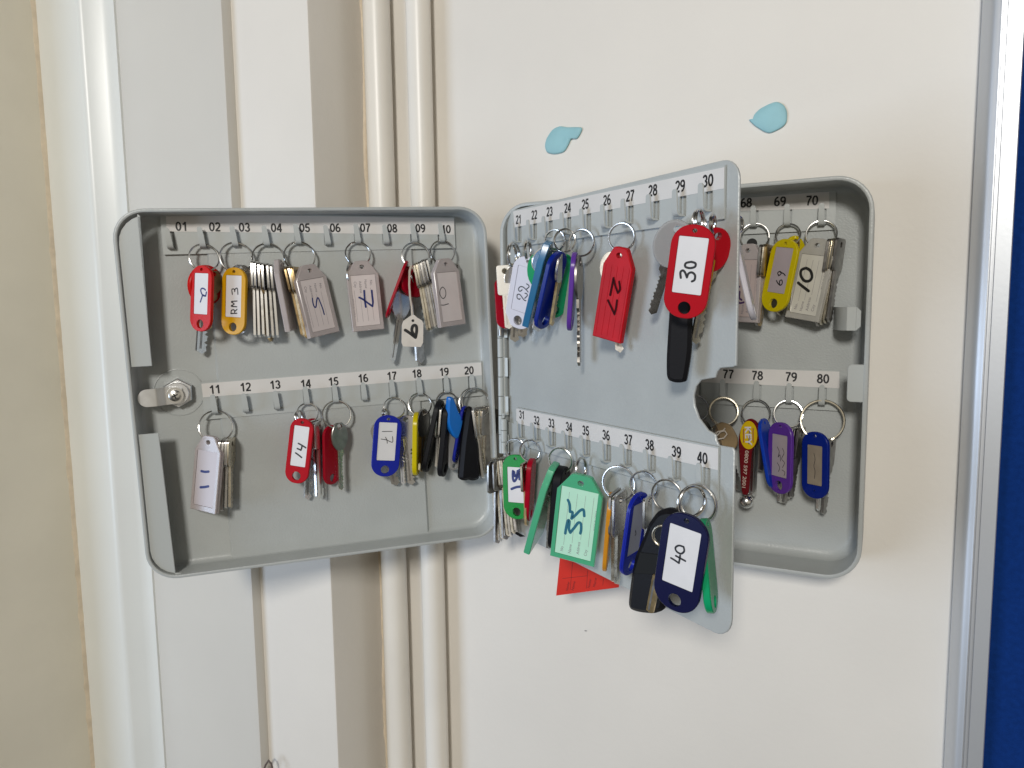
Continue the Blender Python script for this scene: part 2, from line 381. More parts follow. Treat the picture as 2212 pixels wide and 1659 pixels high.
# adhesive putty
def putty(pts, lab, hollow):
    P = [at_y(px('r5', p), 0) for p in pts]
    out = [(p.x, p.z) for p in P]
    q = []
    for i in range(len(out)):
        a, b = V(out[i]), V(out[(i+1) % len(out)])
        for k in range(4): q.append(tuple(a.lerp(b, k/4)))
    for _ in range(2): q = [tuple((V(q[i-1])+V(q[i])*2+V(q[(i+1) % len(q)]))/4) for i in range(len(q))]
    if sum(q[i][0]*q[(i+1) % len(q)][1]-q[(i+1) % len(q)][0]*q[i][1] for i in range(len(q))) < 0: q = q[::-1]
    c = sum((V(p) for p in q), V((0, 0)))/len(q)
    rn = random.Random(len(pts)); L = []
    for k, (sc, h) in enumerate(((1, .0003), (1.01, .0010), (.985, .0019), (.92, .0024), (.6, .0026), (.25, .0021 if hollow else .0029))):
        L.append([(c.x+(p[0]-c.x)*sc, -h-rn.random()*.00015, c.y+(p[1]-c.y)*sc) for p in q])
    mb = MB(); mb.loops(L, close1=True); mb.loops([L[0][::-1]], close1=True)
    tag(mb.build('adhesive_putty', PUTTY, sharp=50), lab, 'putty', 'blue putty blobs on the wall')
putty([(250, 470), (262, 420), (300, 360), (350, 335), (400, 345), (450, 343), (505, 345), (490, 385), (465, 425), (430, 412), (405, 470), (380, 510), (320, 525), (265, 515)], 'pale blue putty blob with a pointed flap, above the cabinet hinge', True)
putty([(1612, 290), (1640, 300), (1650, 260), (1690, 220), (1760, 185), (1805, 172), (1850, 195), (1872, 240), (1870, 310), (1840, 345), (1760, 385), (1720, 375), (1650, 330)], 'pale blue rounded putty blob, above the numbers 68 to 70', False)
mb = MB(); p = at_y((1265, 1363), -.0004); mb.prism([(p.x-.0016, p.z), (p.x, p.z-.0005), (p.x+.0018, p.z+.0002), (p.x, p.z+.0007)], .0001, .0004, M=Matrix(((1,0,0,0),(0,0,-1,0),(0,1,0,0),(0,0,0,1))))
mb.build('paint_chip', DULL, parent=bpy.data.objects['wall'])

# ================================================================== the key cabinet
cab = empty('key_cabinet', M_BODY)
tag(cab, 'open grey steel key cabinet with numbered hooks, a swung-out door and a hinged panel', 'key cabinet')
def tray(mb, x0, x1, y0, y1, depth, floor, r, fil, th=.0034):
    """a pressed steel tray: rim at z=0, floor at -floor, back at -depth"""
    n = 8
    def lp(ins, z, rr): return [(p[0], p[1], z) for p in rrect(x0+ins, y0+ins, x1-ins, y1-ins, max(.0008, rr), n)]
    L = [lp(.003, -depth, r-.003), lp(0, -depth+.003, r), lp(0, -.0010, r), lp(.0003, -.0003, r-.0003), lp(.001, 0, r-.001), lp(th-.001, 0, r-th+.001), lp(th-.0003, -.0003, r-th+.0003), lp(th, -.0012, r-th)]
    L.append(lp(th, -floor+fil, r-th))
    for k in range(1, 7):
        t = math.radians(90*k/6); L.append(lp(th+fil*(1-math.cos(t)), -floor+fil*(1-math.sin(t)), r-th-fil*(1-math.cos(t))*.6))
    mb.loops(L, close0=True, close1=True)
mb = MB(); tray(mb, 0, W, 0, H, .0495, DB+.0022, .026, .008)
body = mb.build('cabinet_body', GREY, M_BODY, cab)
mb = MB(); tray(mb, -W, 0, 0, H, DD+.0045, DD+.0032, .024, .005, .003)
door = mb.build('door', GREY, M_DOOR, cab)
# raised field pressed into the door
e4 = [loc('d', p, M_DF, -.003) for p in ((441, 480), (888, 480), (928, 1160), (500, 1216))]
mb = MB(); mb.prism([(p.x, p.y) for p in e4], -.0050, -.0011, bev=.0018); mb.build('pressed_field', GREY, M_DF, door)
mb = MB(); c0 = loc('e8', (1120, 700), M_DF)
mb.tube([(c0.x+.0195*math.cos(t*math.pi/24), c0.y+.0195*math.sin(t*math.pi/24), -.0032) for t in range(48)], .0006, 6, closed=True)
mb.build('pressed_ring', GREY, M_DF, door)
# inward lips on the free edge of the door
def lip(top, bot, corner):
    a = loc('d', top, M_DOOR, 0); b = loc('d', bot, M_DOOR, 0)
    x0 = -W+.0036; y1 = a.y-.002; y0 = b.y+.002
    if corner == 'top': o = [(x0, y0), (b.x, y0), (a.x, y1)] + [(x0+.022-.022*math.cos(math.radians(t)), y1-.022+.022*math.sin(math.radians(t))) for t in range(75, -1, -15)]
    else: o = [(x0, y1)] + [(x0+.022-.022*math.cos(math.radians(t)), y0+.022-.022*math.sin(math.radians(t))) for t in range(0, 91, 15)] + [(b.x, y0), (a.x, y1)]
    mb = MB(); mb.prism(o, -.0036, -.0020, bev=.0004); mb.build('door_lip', GREYS, M_DOOR, door)
lip((295.8, 458), (328, 796.5), 'top'); lip((341, 931), (379, 1247), 'bottom')
# lock
c0 = loc('e8', (1120, 700), M_DF, 0); lk = MB()
hexr = .0122
lk.prism([(c0.x+hexr*math.cos(math.radians(60*k+28)), c0.y+hexr*math.sin(math.radians(60*k+28))) for k in range(6)], -.003, .0035, mi=0, bev=.0006)
c1 = loc('e8', (1065, 745), M_DF, .006)
lk.prism(circ(c0.x, c0.y, .0092, n=28), .0035, .0075, bev=.0004)
lock = lk.build('lock', ZINC, M_DF, door)
mb = MB(); cz = .0078; ex = loc('e8', (245, 830), M_DF, .012); xs = c1.x; hw = .0072
prof = [(xs+.006, cz), (xs-.0075, cz), (xs-.0125, cz+.0042), (ex.x+hw, cz+.0045)]
top = [(x, z) for x, z in prof]
yc = lambda x: c1.y+(ex.y-c1.y)*(xs-x)/(xs-ex.x)
def camp(x): return yc(x)
L = []
sec = [(xs+.0055, cz, hw*.7), (xs+.003, cz, hw*.95), (xs-.0065, cz, hw), (xs-.0085, cz+.0006, hw), (xs-.0125, cz+.0042, hw), (xs-.0145, cz+.0046, hw)]
for k in range(0, 8):
    t = math.radians(90*k/7.3); sec.append((ex.x+hw-hw*math.sin(t), cz+.0047, hw*math.cos(t)))
for x, z, h in sec:
    y = camp(x); L.append([(x, y-h, z), (x, y-h, z+.0018), (x, y+h, z+.0018), (x, y+h, z)])
mb.loops(L, close0=True, close1=True); mb.build('lock_cam', ZINC, M_DF, lock, sharp=40)
mb = MB(); mb.tube([(c1.x, c1.y, cz+.0019), (c1.x, c1.y, cz+.0028)], .0066, 22)
mb.tube([(c1.x, c1.y, cz+.0028), (c1.x, c1.y, cz+.0040), (c1.x, c1.y, cz+.0050)], [.0048, .0048, .0028], 18)
for a in (20, 110):
    Mr = Matrix.Translation((c1.x, c1.y, cz+.0050)) @ Matrix.Rotation(math.radians(a), 4, 'Z')
    mb.box((-.0026, -.0005, -.0002), (.0026, .0005, .0002), 1, Mr)
mb.build('lock_screw', [CHROME, HOLE], M_DF, lock)

# the hinged panel
PH0 = H/2-.002188-.146; PH1 = H/2-.002188+.146; PW = .268271
nt_ = [loc('r2', p, M_PAN) for p in ((398, 150), (370, 159), (290, 165), (268, 188), (255, 228), (165, 243), (130, 285), (115, 345), (122, 415), (150, 495), (210, 575), (258, 602), (264, 640), (280, 672), (370, 688), (388, 712))]
out = []
out += [(p[0], p[1]) for p in rrect(0, PH0, PW, PH1, (.006, .014, .013, .012), 6)][:14]
out += [(PW, nt_[-1].y)] + [(p.x, p.y) for p in nt_[::-1][1:-1]] + [(PW, nt_[0].y)]
out += [(p[0], p[1]) for p in rrect(0, PH0, PW, PH1, (.006, .014, .013, .012), 6)][14:]
mb = MB(); mb.prism(out, -.0042, -.0022, bev=.0005)
pan = mb.build('hinged_panel', GREY, M_PAN, cab)
# hinge down the opening side
zt = loc('d', (1082, 602), M_BODY).y; zb_ = loc('d', (1090, 978), M_BODY).y
hg = MB(); nseg = 9
for k in range(nseg):
    a = zb_+(zt-zb_)*k/nseg; b = zb_+(zt-zb_)*(k+1)/nseg-.0006
    hg.tube([(-.0005, a, .0012), (-.0005, b, .0012)], .0026 if k % 2 else .0025, 14)
    if k % 2 == 0: hg.box((.0005, a, -.0012), (.0060, b, -.0001))
hg.build('door_hinge', GREYS, M_BODY, cab)
ph = MB(); q0 = onp('c4', (1685, 545), M_BODY, .004); q1 = onp('c4', (1690, 820), M_BODY, .004)
for k in range(3):
    a = q0.lerp(q1, k/3); b = q0.lerp(q1, (k+.95)/3); ph.tube([a, b], .0030, 14)
ph.tube([q0+_z*.001, q0+_z*.0035], .0012, 10); ph.tube([q0+_z*.0033, q0+_z*.0045, q0+_z*.0055], [.0019, .0022, .0008], 10)
lf = [loc('c4', p, M_PAN, -.001) for p in ((1700, 565), (1812, 592), (1815, 705), (1705, 750))]
ph.prism([(p.x, p.y) for p in lf], -.0022, -.0010, M=M_PAN)
ph.build('panel_hinge', GREYS, None, cab)
q0 = onp('c5', (130, 1285), M_BODY, .004); q1 = onp('c5', (132, 1330), M_BODY, .004)
ph = MB(); ph.tube([q0, q1], .0022, 12); ph.build('hinge_pin', DULL, None, cab)

# hook strips: plate with a slot behind each tongue, tongues, paper label
def strip(M, parent, z, bases, quad, text, lab, bottom, x0=None, x1=None, lean=0):
    """z: height of the plate face above plane M. bases: hook feet in plane coordinates. quad: label corners (tl, tr, br, bl). bottom: two points of the lower plate edge."""
    sl = math.atan2(bottom[1].y-bottom[0].y, bottom[1].x-bottom[0].x)
    ang = math.atan2(quad[1].y-quad[0].y, quad[1].x-quad[0].x)
    yb = lambda x: bottom[0].y+(bottom[1].y-bottom[0].y)*(x-bottom[0].x)/(bottom[1].x-bottom[0].x)
    yt = lambda x: quad[0].y+(quad[1].y-quad[0].y)*(x-quad[0].x)/(quad[1].x-quad[0].x)
    xl = x0 if x0 is not None else min(quad[0].x, bottom[0].x); xr_ = x1 if x1 is not None else max(quad[1].x, bottom[1].x)
    holes = [[(b[0]-.0030, b[1]-.0006), (b[0]+.0030, b[1]-.0006), (b[0]+.0030, b[1]+.0150), (b[0]-.0030, b[1]+.0150)] for b in bases]
    mb = MB(); mb.prism([(xl, yb(xl)), (xr_, yb(xr_)), (xr_, yt(xr_)+.001), (xl, yt(xl)+.001)], z-.0012, z, holes)
    st = mb.build('hook_strip', GREYS, M, parent)
    for b in bases:
        hk = MB(); pr = [(-.0004, 0), (.004, 0), (.0052, .0004), (.0060, .0014), (.0063, .003), (.0066, .009), (.0068, .0148), (.0068, .0160)]
        wds = [.0023, .0023, .0023, .0023, .0023, .0022, .0019, .0010]
        L = []
        for i, ((nz, yy), hw_) in enumerate(zip(pr, wds)):
            q = pr[min(i+1, len(pr)-1)]; p_ = pr[max(i-1, 0)]; d = V((q[0]-p_[0], q[1]-p_[1])).normalized()
            o = V((-d.y, d.x))*.0006     # inner side
            bx = b[0]+lean*yy; L.append([(bx-hw_, b[1]+yy+o.y, z+nz+o.x), (bx-hw_, b[1]+yy-o.y, z+nz-o.x), (bx+hw_, b[1]+yy-o.y, z+nz-o.x), (bx+hw_, b[1]+yy+o.y, z+nz+o.x)])
        hk.loops(L, close0=True, close1=True); hk.build('hook', GREYS, M, st)
    mb = MB(); mb.prism([(p.x, p.y) for p in (quad[3], quad[2], quad[1], quad[0])], z+.00005, z+.00022)
    for t, c in text: mb.digits(t, .0074, z+.0003, (c.x, c.y), ang, .0089, 1)
    mb.build('number_label', [LABELP, INK], M, st, label=lab)
    return st
def D_(l, M, d=0): return [loc('d', p, M, d) for p in l]
num = lambda a, l, M: [('%02d' % (a+i), loc('d', p, M)) for i, p in enumerate(l)]
hk = lambda l, M: [(q.x, q.y) for q in (loc(c, p, M, .0045) for c, p in l)]
T1 = [(392,489),(464,490),(528,491),(597,492),(658,492),(724,492),(789,492),(847,493),(908,493),(963,495)]
T2 = [(464,841),(530,836),(594,831),(660,829),(720,824),(784,817),(846,812),(900,807),(959,803),(1013,800)]
T3 = [(1120,474),(1154,464),(1187,457),(1226,449),(1264,441),(1311,432),(1361,423),(1410,411),(1469,402),(1529,390)]
T4 = [(1127,896),(1159,908),(1191,914),(1229,922),(1265,930),(1309,940),(1357,950),(1403,961),(1461,976),(1517,989)]
strip(M_DF, door, -.0002, hk([('c1',(645,512)),('c1',(948,500)),('c1',(1250,490)),('c1',(1546,485)),('c2',(180,470)),('c2',(457,478)),('c2',(737,463)),('c2',(1003,470)),('c2',(1263,455)),('c2',(1520,452))], M_DF),
      D_([(358,461),(981,472),(981,507),(360,500)], M_DF), num(1, T1, M_DF), 'paper label strip numbered 01 to 10', D_([(353,550),(971,536)], M_DF), lean=-.10)
strip(M_DF, door, -.0002, hk([('c3',(718,445)),('c3',(938,435)),('c3',(1160,415)),('c4',(122,430)),('c4',(352,410)),('c4',(580,395)),('c4',(806,370)),('c4',(1022,352)),('c4',(1236,335)),('c4',(1440,325))], M_DF),
      D_([(434.9,829),(1039.8,782.9),(1041,810.5),(438.5,858.4)], M_DF), num(11, T2, M_DF), 'paper label strip numbered 11 to 20', D_([(442,907),(1038,854.7)], M_DF), lean=-.06)
strip(M_PAN, pan, -.0003, hk([('c5',(235,650)),('c5',(345,632)),('c5',(458,612)),('c5',(590,590)),('c5',(732,568)),('c5',(885,545)),('c5',(1035,510)),('c6',(268,438)),('c6',(440,412)),('c6',(610,380))], M_PAN),
      D_([(1108,457),(1564.5,361),(1563.5,407),(1111.5,491)], M_PAN), num(21, T3, M_PAN), 'paper label strip numbered 21 to 30', D_([(1104,534),(1560,473)], M_PAN))
strip(M_PAN, pan, -.0003, hk([('c7',(275,345)),('c7',(395,365)),('c7',(512,405)),('c7',(635,435)),('c7',(772,478)),('c7',(928,522)),('c7',(1085,557)),('c8',(367,385)),('c8',(548,442)),('c8',(755,500))], M_PAN),
      D_([(1115,882.6),(1551,969.2),(1550.5,1016),(1115,914.4)], M_PAN), num(31, T4, M_PAN), 'paper label strip numbered 31 to 40', D_([(1133,965),(1543.7,1080.8)], M_PAN))
SP = .024551
def backrow(n0, known, w, hooks, quad, bottom):
    txt = []; kx = [loc('d', p, M_BF) for p in known]; nk = len(known)
    for i in range(10):
        j = i-(10-nk); c = kx[j] if j >= 0 else V((kx[0].x+SP*j, kx[0].y+(kx[0].y-kx[-1].y)*(-j)/(nk-1)*0.6, 0)); txt.append(('%02d' % (n0+i), c))
    hh = hk(hooks, M_BF); m = len(hh)
    bs = [(hh[0][0]+SP*(i-(10-m)), hh[0][1]) if i < 10-m else hh[i-(10-m)] for i in range(10)]
    strip(M_BF, body, -.0002, bs, quad, txt, 'paper label strip numbered %d to %d' % (n0, n0+9), bottom, x0=.022)
def ext(p, q, x): return V((x, p.y+(q.y-p.y)*(x-p.x)/(q.x-p.x), 0))
q = D_([(1591.6,423.8),(1791.3,414.6),(1791.3,450.3),(1593,455.6)], M_BF)
bt = D_([(1593,507),(1804,496)], M_BF)
backrow(61, [(1612,438),(1685,435),(1754,433)], 0, [('r1',(345,520)),('r1',(620,510)),('r1',(900,508))], [ext(q[0],q[1],.024), q[1], q[2], ext(q[3],q[2],.024)], bt)
q = D_([(1553,795),(1813.3,802.8),(1813.3,838.8),(1508.4,825)], M_BF); bt = D_([(1493.5,870),(1807.7,887.8)], M_BF)
backrow(71, [(1573,808),(1636,811),(1709,814),(1778,818)], 0, [('r2',(150,350)),('r2',(325,363)),('r2',(545,375)),('r2',(757,392)),('r2',(971,405))], [ext(q[0],q[1],.024), q[1], q[2], ext(q[3],q[2],.024)], bt)
# spring catch and striker on the right side of the body
ct = [loc('r1', p, M_BODY, -.010) for p in ((1065, 1180), (1226, 1200), (1205, 1372), (1060, 1352))]
x0, x1 = ct[0].x, ct[1].x; y0, y1 = ct[2].y, ct[0].y
cb = MB(); L = []
xb_ = loc('r1', (1000, 1180), M_BODY, -.03).x
for x, z in ((xb_, -DB-.002), (xb_+.001, -DB+.006), (xb_+.003, -.020), (xb_+.007, -.0125), (x0+.004, -.0098), (x0+.010, -.0100), (x1-.003, -.0106), (x1, -.0106)):
    m = .0 if x < x1-.001 else .003
    L.append([(x, y0+m, z), (x, y0+m, z+.0012), (x, y1-m, z+.0012), (x, y1-m, z)])
cb.loops(L, close0=True, close1=True); cb.build('spring_catch', GREYS, M_BODY, body)
sk = [loc('r2', p, M_BODY, -.001) for p in ((1137, 140), (1262, 140), (1258, 388), (1133, 386))]
cb = MB(); cb.prism(rrect(sk[3].x, (sk[2].y+sk[3].y)/2, sk[1].x, sk[0].y, (.003, .0005, .0005, .003)), -.0020, -.0004, bev=.0004); cb.build('striker_plate', GREYS, M_BODY, body)
# screw hole in the back plate behind ring 68
mb = MB(); p = loc('f7', (335, 245), M_BF, -.0021); mb.prism(circ(p.x, p.y, .0042), -.0022, -.00205); mb.build('screw_hole', HOLE, M_BF, body)

# ================================================================== keyrings
GROUP = 'keyrings hanging on the cabinet hooks'
TAGT = .0028
def smooth_loop(o):
    o = [V(p) for p in o]; q = []; n = len(o)
    for i in range(n):
        a, b, c, d = o[i-1], o[i], o[(i+1) % n], o[(i+2) % n]
        k = .35
        for t in (0, .25, .5, .75):
            m1, m2 = (c-a)*k, (d-b)*k; t2, t3 = t*t, t*t*t
            q.append(tuple(b*(2*t3-3*t2+1)+m1*(t3-2*t2+t)+c*(-2*t3+3*t2)+m2*(t3-t2)))
    return q
class KR:
    def __init__(s, M, hook, label, ring, cat='keyring'):
        """ring: list of (crop, cx, cy, r, phi, off)"""
        s.M = M; s.n = M.col[2].xyz
        s.o = empty('keyring', Matrix.Translation(onp(*hook, M, .005)))
        tag(s.o, label, cat, GROUP)
        for rg in ring: s.ring(*rg)
    def axes(s, P, up, phi):
        view = (CAM-P).normalized(); n = (view-up*view.dot(up)).normalized(); x = up.cross(n)
        n2 = n*math.cos(math.radians(phi))+x*math.sin(math.radians(phi)); return up.cross(n2), n2
    def ring(s, c, cx, cy, r, phi=0, d=.005, wire=.00068, mat_=None, bd=.0100, name='split_ring'):
        P = onp(c, (cx, cy), s.M, d); R_ = r*pscale(c)*(P-CAM).dot(CF)/FPX; ti = 0
        if s.M is not M_PAN and abs(phi) < 50 and d > 0 and d < .0121:
            bd += d-.005; P = onp(c, (cx, cy), s.M, (d-.001+bd)/2); ti = -math.asin(min(.6, (bd-d+.001)/(2*R_)))
        if s.M is M_PAN and 0 < d < .0121:
            if abs(phi) < 50: phi = -22; R_ *= 1.07; d = .0095
            else: d = .0115
            P = onp(c, (cx, cy), s.M, d)
        up = V((0, 0, 1)); X, N = s.axes(P, up, phi); Y = N.cross(X)
        if ti: Y, N = Y*math.cos(ti)+N*math.sin(ti), N*math.cos(ti)-Y*math.sin(ti)
        m = MB(); st = random.random()*6.28; pts = []
        for k in range(73):
            a = st+4*math.pi*k/72; z = wire*.9*(2*min(1, max(0, (k/72-.42)/.16))-1)
            pts.append(((R_)*math.cos(a), (R_)*math.sin(a), z))
        m.tube(pts, wire, 7); return m.build(name, mat_ or RINGM, frame(P, X, Y, N), s.o)
    def item(s, c, top, bot, phi, d=None, hw=.012, d2=None):
        if d is None: d = .004+abs(math.sin(math.radians(phi-s.base())))*hw*.95
        if d2 is None: d2 = d
        T = onp(c, top, s.M, d); B = onp(c, bot, s.M, d2); up = (T-B).normalized()
        X, N = s.axes((T+B)/2, up, phi); return frame(T, X, up, N), (T-B).length
    def base(s):
        """turn that would lie flat against the plane"""
        v = (CAM-s.o.matrix_basis.translation); v.z = 0; v.normalize(); n = s.n
        return math.degrees(math.asin(max(-1, min(1, v.cross(n).z))))
    def strokes(s, mb, M, z, strokes, crop, wd, mi):
        for st in strokes:
            mb.ribbon([tuple((M.inverted() @ onp(crop, p, M, z))[:2]) for p in st], wd, z, mi)
    def oval(s, c, top, bot, phi, body, d=None, ratio=.44, paper=PAPER, ink=None, st=(), crop=None, wd=.0011, win=(.115, .74, .66), label=None, hole=.068, th=TAGT, name='tag', extra=None):
        M, L = s.item(c, top, bot, phi, d); w2 = L*ratio/2
        o = rrect(-w2, -L, w2, 0, w2*.93, 9)
        h1 = circ(0, -.062*L, .028*L, .024*L, 12); h2 = circ(0, -.885*L, hole*L, None, 18)
        m = MB()
        if win:
            wn = rrect(-w2*win[2], -L*win[1], w2*win[2], -L*win[0], .0008, 2)
            m.prism(o, 0, th/2, [h1, h2, wn], bev=.0004); m.prism(shrink(o, .0001), -th/2, .00005, [shrink_c(h1), shrink_c(h2)])
        else: m.prism(o, -th/2, th/2, [h1, h2], bev=.0006)
        t = m.build(name, body, M, s.o, label=label)
        if paper and win:
            m = MB(); m.prism(rrect(-w2*win[2]+.0002, -L*win[1]+.0002, w2*win[2]-.0002, -L*win[0]-.0002, .0006, 2), .00015, th/2-.0004)
            s.strokes(m, M, th/2-.0003, st, crop or c, wd, 1)
            if extra: extra(m, L, w2, th/2-.0003)
            m.build('paper_insert', [paper, ink or INK], M, t)
        elif st:
            m = MB(); s.strokes(m, M, th/2+.00015, st, crop or c, wd, 0); m.build('handwriting', ink or INK, M, t)
        return t, M, L
    def card(s, c, top, bot, phi, body, paper=None, d=None, ratio=.52, ink=None, st=(), crop=None, wd=.0014, th=.0046, prn=0, label=None, pcol=None, ribs=0, inset=(.20, .93, .78), words=None):
        M, L = s.item(c, top, bot, phi, d, .014); w2 = L*ratio/2
        o = [(-w2, -L), (w2, -L), (w2, -.20*L), (w2*.45, -.012*L), (w2*.3, 0), (-w2*.3, 0), (-w2*.45, -.012*L), (-w2, -.20*L)]
        h1 = circ(0, -.085*L, .036*L, .03*L, 12); m = MB(); hs = [h1]
        x, ya, yb = w2*inset[2], -inset[0]*L, -inset[1]*L
        if paper:
            m.prism(o, 0, th/2, [h1, [(-x, yb), (x, yb), (x, ya), (-x, ya)]], bev=.0005); m.prism(shrink(o, .0001), -th/2, .00005, [shrink_c(h1)])
        else: m.prism(o, -th/2, th/2, [h1], bev=.0006)
        for k in range(ribs):
            xx = -w2*.8+1.6*w2*k/(ribs-1); m.box((xx-.0004, -.96*L, th/2-.0002), (xx+.0004, -.2*L, th/2+.00025))
        t = m.build('tag', body, M, s.o, label=label)
        zf = th/2-.0004 if paper else th/2+.0004
        m = MB(); mi = 0
        if paper: m.prism([(-x+.0002, yb+.0002), (x-.0002, yb+.0002), (x-.0002, ya-.0002), (-x+.0002, ya-.0002)], .0002, zf-.0001); mi = 1
        s.strokes(m, M, zf, st, crop or c, wd, mi)
        if prn:
            rot = -math.pi/2*prn; ws = words or ('No.', 'Name', 'Address', 'City')
            for k, wv in enumerate(ws):
                hh = .0022; xx = prn*(x*.62-k*x*.44); ln = len(wv)*.0015
                yy = (ya-.003-ln/2-.002) if prn > 0 else (yb+.003+ln/2)
                m.text(wv, hh, zf-.00004, (xx, yy), rot, 2)
                y2, y3 = (yy-ln/2-.002, yb+.004) if prn > 0 else (yy+ln/2+.002, ya-.004)
                xl = xx-prn*.0011; m.ribbon([(xl, y2), (xl, y3)], .0002, zf-.00006, 2, False)
            xx = prn*(x*.62-4*x*.40); m.text('MADE IN CHINA', .0013, zf-.00004, (xx, (ya+yb)/2+prn*(-.006)), rot, 2, wd=.016)
        if m.f: m.build('paper_insert' if paper else 'handwriting', ([paper, ink or INK, FADED] if paper else [ink or INK, INK, FADED]), M, t)
        return t, M, L
    def key(s, c, top, bot, phi, mt=STEEL, bow='round', d=None, bl=.42, bw=None, blade=.14, th=.0021, teeth=1, head=None, headmat=None, seed=0, name='key', bladel=None, groove=True, label=None, blademat=None, flip=1, d2=None):
        bwid = bw or .40
        M, L = s.item(c, top, bot, phi, d, .011, d2); b = bl*L; w2 = bwid*L/2; bw_ = blade*L/2
        rn = random.Random(seed+int(top[0]*7+top[1]))
        if bow == 'round': o = [(w2*math.sin(t), -b/2+b/2*math.cos(t)) for t in [math.radians(a) for a in range(18, 343, 12)]]
        elif bow == 'square': o = [(p[0], p[1]) for p in rrect(-w2, -b, w2, 0, .16*w2+.001, 3)]; o = [p for p in o]
        else: o = [(p[0], p[1]) for p in rrect(-w2, -b, w2, 0, (w2*.5, w2*.5, w2*.9, w2*.9), 5)]
        m = MB()
        h = circ(0, -.16*b if bow != 'square' else -.2*b, .10*b, None, 12)
        m.prism(o, -th/2, th/2, [h], bev=.0003, mi=0)
        # blade with cuts
        y0 = -b+.02*L; n = 9; ptsR = []; e1 = bw_*flip
        shoulder = bw_*1.35
        ptsL = [(-e1, y0), (-e1, -L+.03*L)]
        prof = [(e1*1.3, y0), (e1*1.3, -b-.06*L), (e1, -b-.075*L)]
        if teeth:
            ys = -b-.09*L; step = (L*.94-b-.09*L)/n
            for k in range(n):
                dep = e1*(.25+.6*rn.random()); prof += [(e1-dep*.25, ys-step*k), (e1-dep, ys-step*(k+.45)), (e1-dep, ys-step*(k+.6))]
        prof += [(e1*.8, -L*.965), (0, -L)]
        bl_ = prof+[(-e1, -L+.035*L), (-e1, y0)]
        m.prism(bl_, -th*.46, th*.46, mi=1)
        if groove:
            m.box((-abs(e1)*.55, -L*.94, th*.45), (-abs(e1)*.12, -b-.01*L, th*.49), 2); m.box((-abs(e1)*.55, -L*.94, -th*.49), (-abs(e1)*.12, -b-.01*L, -th*.45), 2)
        k = m.build(name, [mt, blademat or mt, DULL], M, s.o, label=label)
        if head:
            hb, hm = head; m = MB()
            if bow == 'round': oo = [(w2*1.12*math.sin(t), -b/2+b/2*1.1*math.cos(t)) for t in [math.radians(a) for a in range(0, 360, 12)]]
            else: oo = rrect(-w2*1.1, -b*1.03, w2*1.1, .03*b, w2*.5, 5)
            m.prism(oo, -th*hb, th*hb, [h], bev=.0007); m.build('key_cover', hm, M, k)
        return k, M, L
    def fan(s, c, tA, tB, bA, bB, n, phi, mts, bow='square', **k):
        for i in range(n):
            t = i/(n-1) if n > 1 else 0; jt = random.uniform(-4, 4); jb = random.uniform(-10, 10)
            T = (tA[0]+(tB[0]-tA[0])*t, tA[1]+(tB[1]-tA[1])*t+jt); B = (bA[0]+(bB[0]-bA[0])*t, bA[1]+(bB[1]-bA[1])*t+jb)
            kk = dict(k); s.key(c, T, B, phi+random.uniform(-4, 4), mts[i % len(mts)], bow, seed=i, **kk)
    def shape(s, c, pts, name, mt, d, th, phi=0, bev=.0008, st=(), ink=None, wd=.001, holes=(), label=None, ref=None):
        """a flat piece whose outline is read off the photo on a plane turned by phi about the vertical"""
        cx = sum(p[0] for p in pts)/len(pts); cy = sum(p[1] for p in pts)/len(pts)
        P = onp(c, (cx, cy), s.M, d); X, N = s.axes(P, V((0, 0, 1)), phi); M = frame(P, X, N.cross(X), N)
        o = smooth_loop([tuple((M.inverted() @ onp(c, p, M, th/2))[:2]) for p in pts]) if th > .0025 else [tuple((M.inverted() @ onp(c, p, M, th/2))[:2]) for p in pts]
        m = MB(); m.prism(o, -th/2, th/2, bev=bev); ob = m.build(name, mt, M, s.o, label=label)
        return ob, M, th/2
def shrink_c(h):
    c = sum((V(p) for p in h), V((0, 0)))/len(h); return [tuple(c+(V(p)-c)*1.04) for p in h]

# ---------------------------------------------------------------- on the door, upper row
k = KR(M_DF, ('c1', (948, 500)), 'keyring with orange-red tag marked 2 in blue, on hook 02', [('c1', 957, 605, 130, 8)])
k.key('c1', (985, 690), (930, 1500), 35, CHROME, 'round', d=.006, bl=.42, head=(.9, RED2))
k.key('c1', (1048, 720), (1000, 1270), 30, BRASS, 'round', d=.004, bw=.32)
k.oval('c1', (945, 676), (928, 1292), -46, RED2, d=.022, ratio=.42, ink=BLUEINK, wd=.0012, st=[[(968,905),(955,893),(935,890),(925,905),(930,930),(945,955),(972,960)], [(978,925),(968,962),(945,952),(932,985),(921,1016)]])
k = KR(M_DF, ('c1', (1250, 490)), 'keyring with amber tag marked RM 3, on hook 03', [('c1', 1257, 602, 143, 5)])
k.key('c1', (1300, 665), (1312, 1310), 30, DULL, 'round', d=.005, bl=.38, bw=.38)
k.key('c1', (1330, 700), (1325, 1290), 55, NICK, 'round', d=.005, bw=.3)
k.oval('c1', (1245, 695), (1232, 1322), -38, AMB, d=.021, ratio=.42, wd=.0009,
   st=[[(1206,1125),(1262,1122)],[(1208,1120),(1212,1095),(1238,1092),(1242,1120)],[(1240,1108),(1264,1085)],[(1262,1062),(1208,1055),(1238,1036),(1210,1014),(1264,1008)],[(1220,945),(1216,900),(1238,898),(1243,922),(1246,898),(1266,890),(1272,945)]])
k = KR(M_DF, ('c1', (1546, 485)), 'keyring of bright silver keys and an edge-on lilac tag, on hook 04', [('c1', 1556, 612, 144, 5)])
k.fan('c1', (1425, 640), (1592, 668), (1440, 1345), (1648, 1350), 6, 80, [CHROME, CHROME, STEEL, CHROME, STEEL, CHROME], 'square', bl=.36, d=.013, bw=.36)
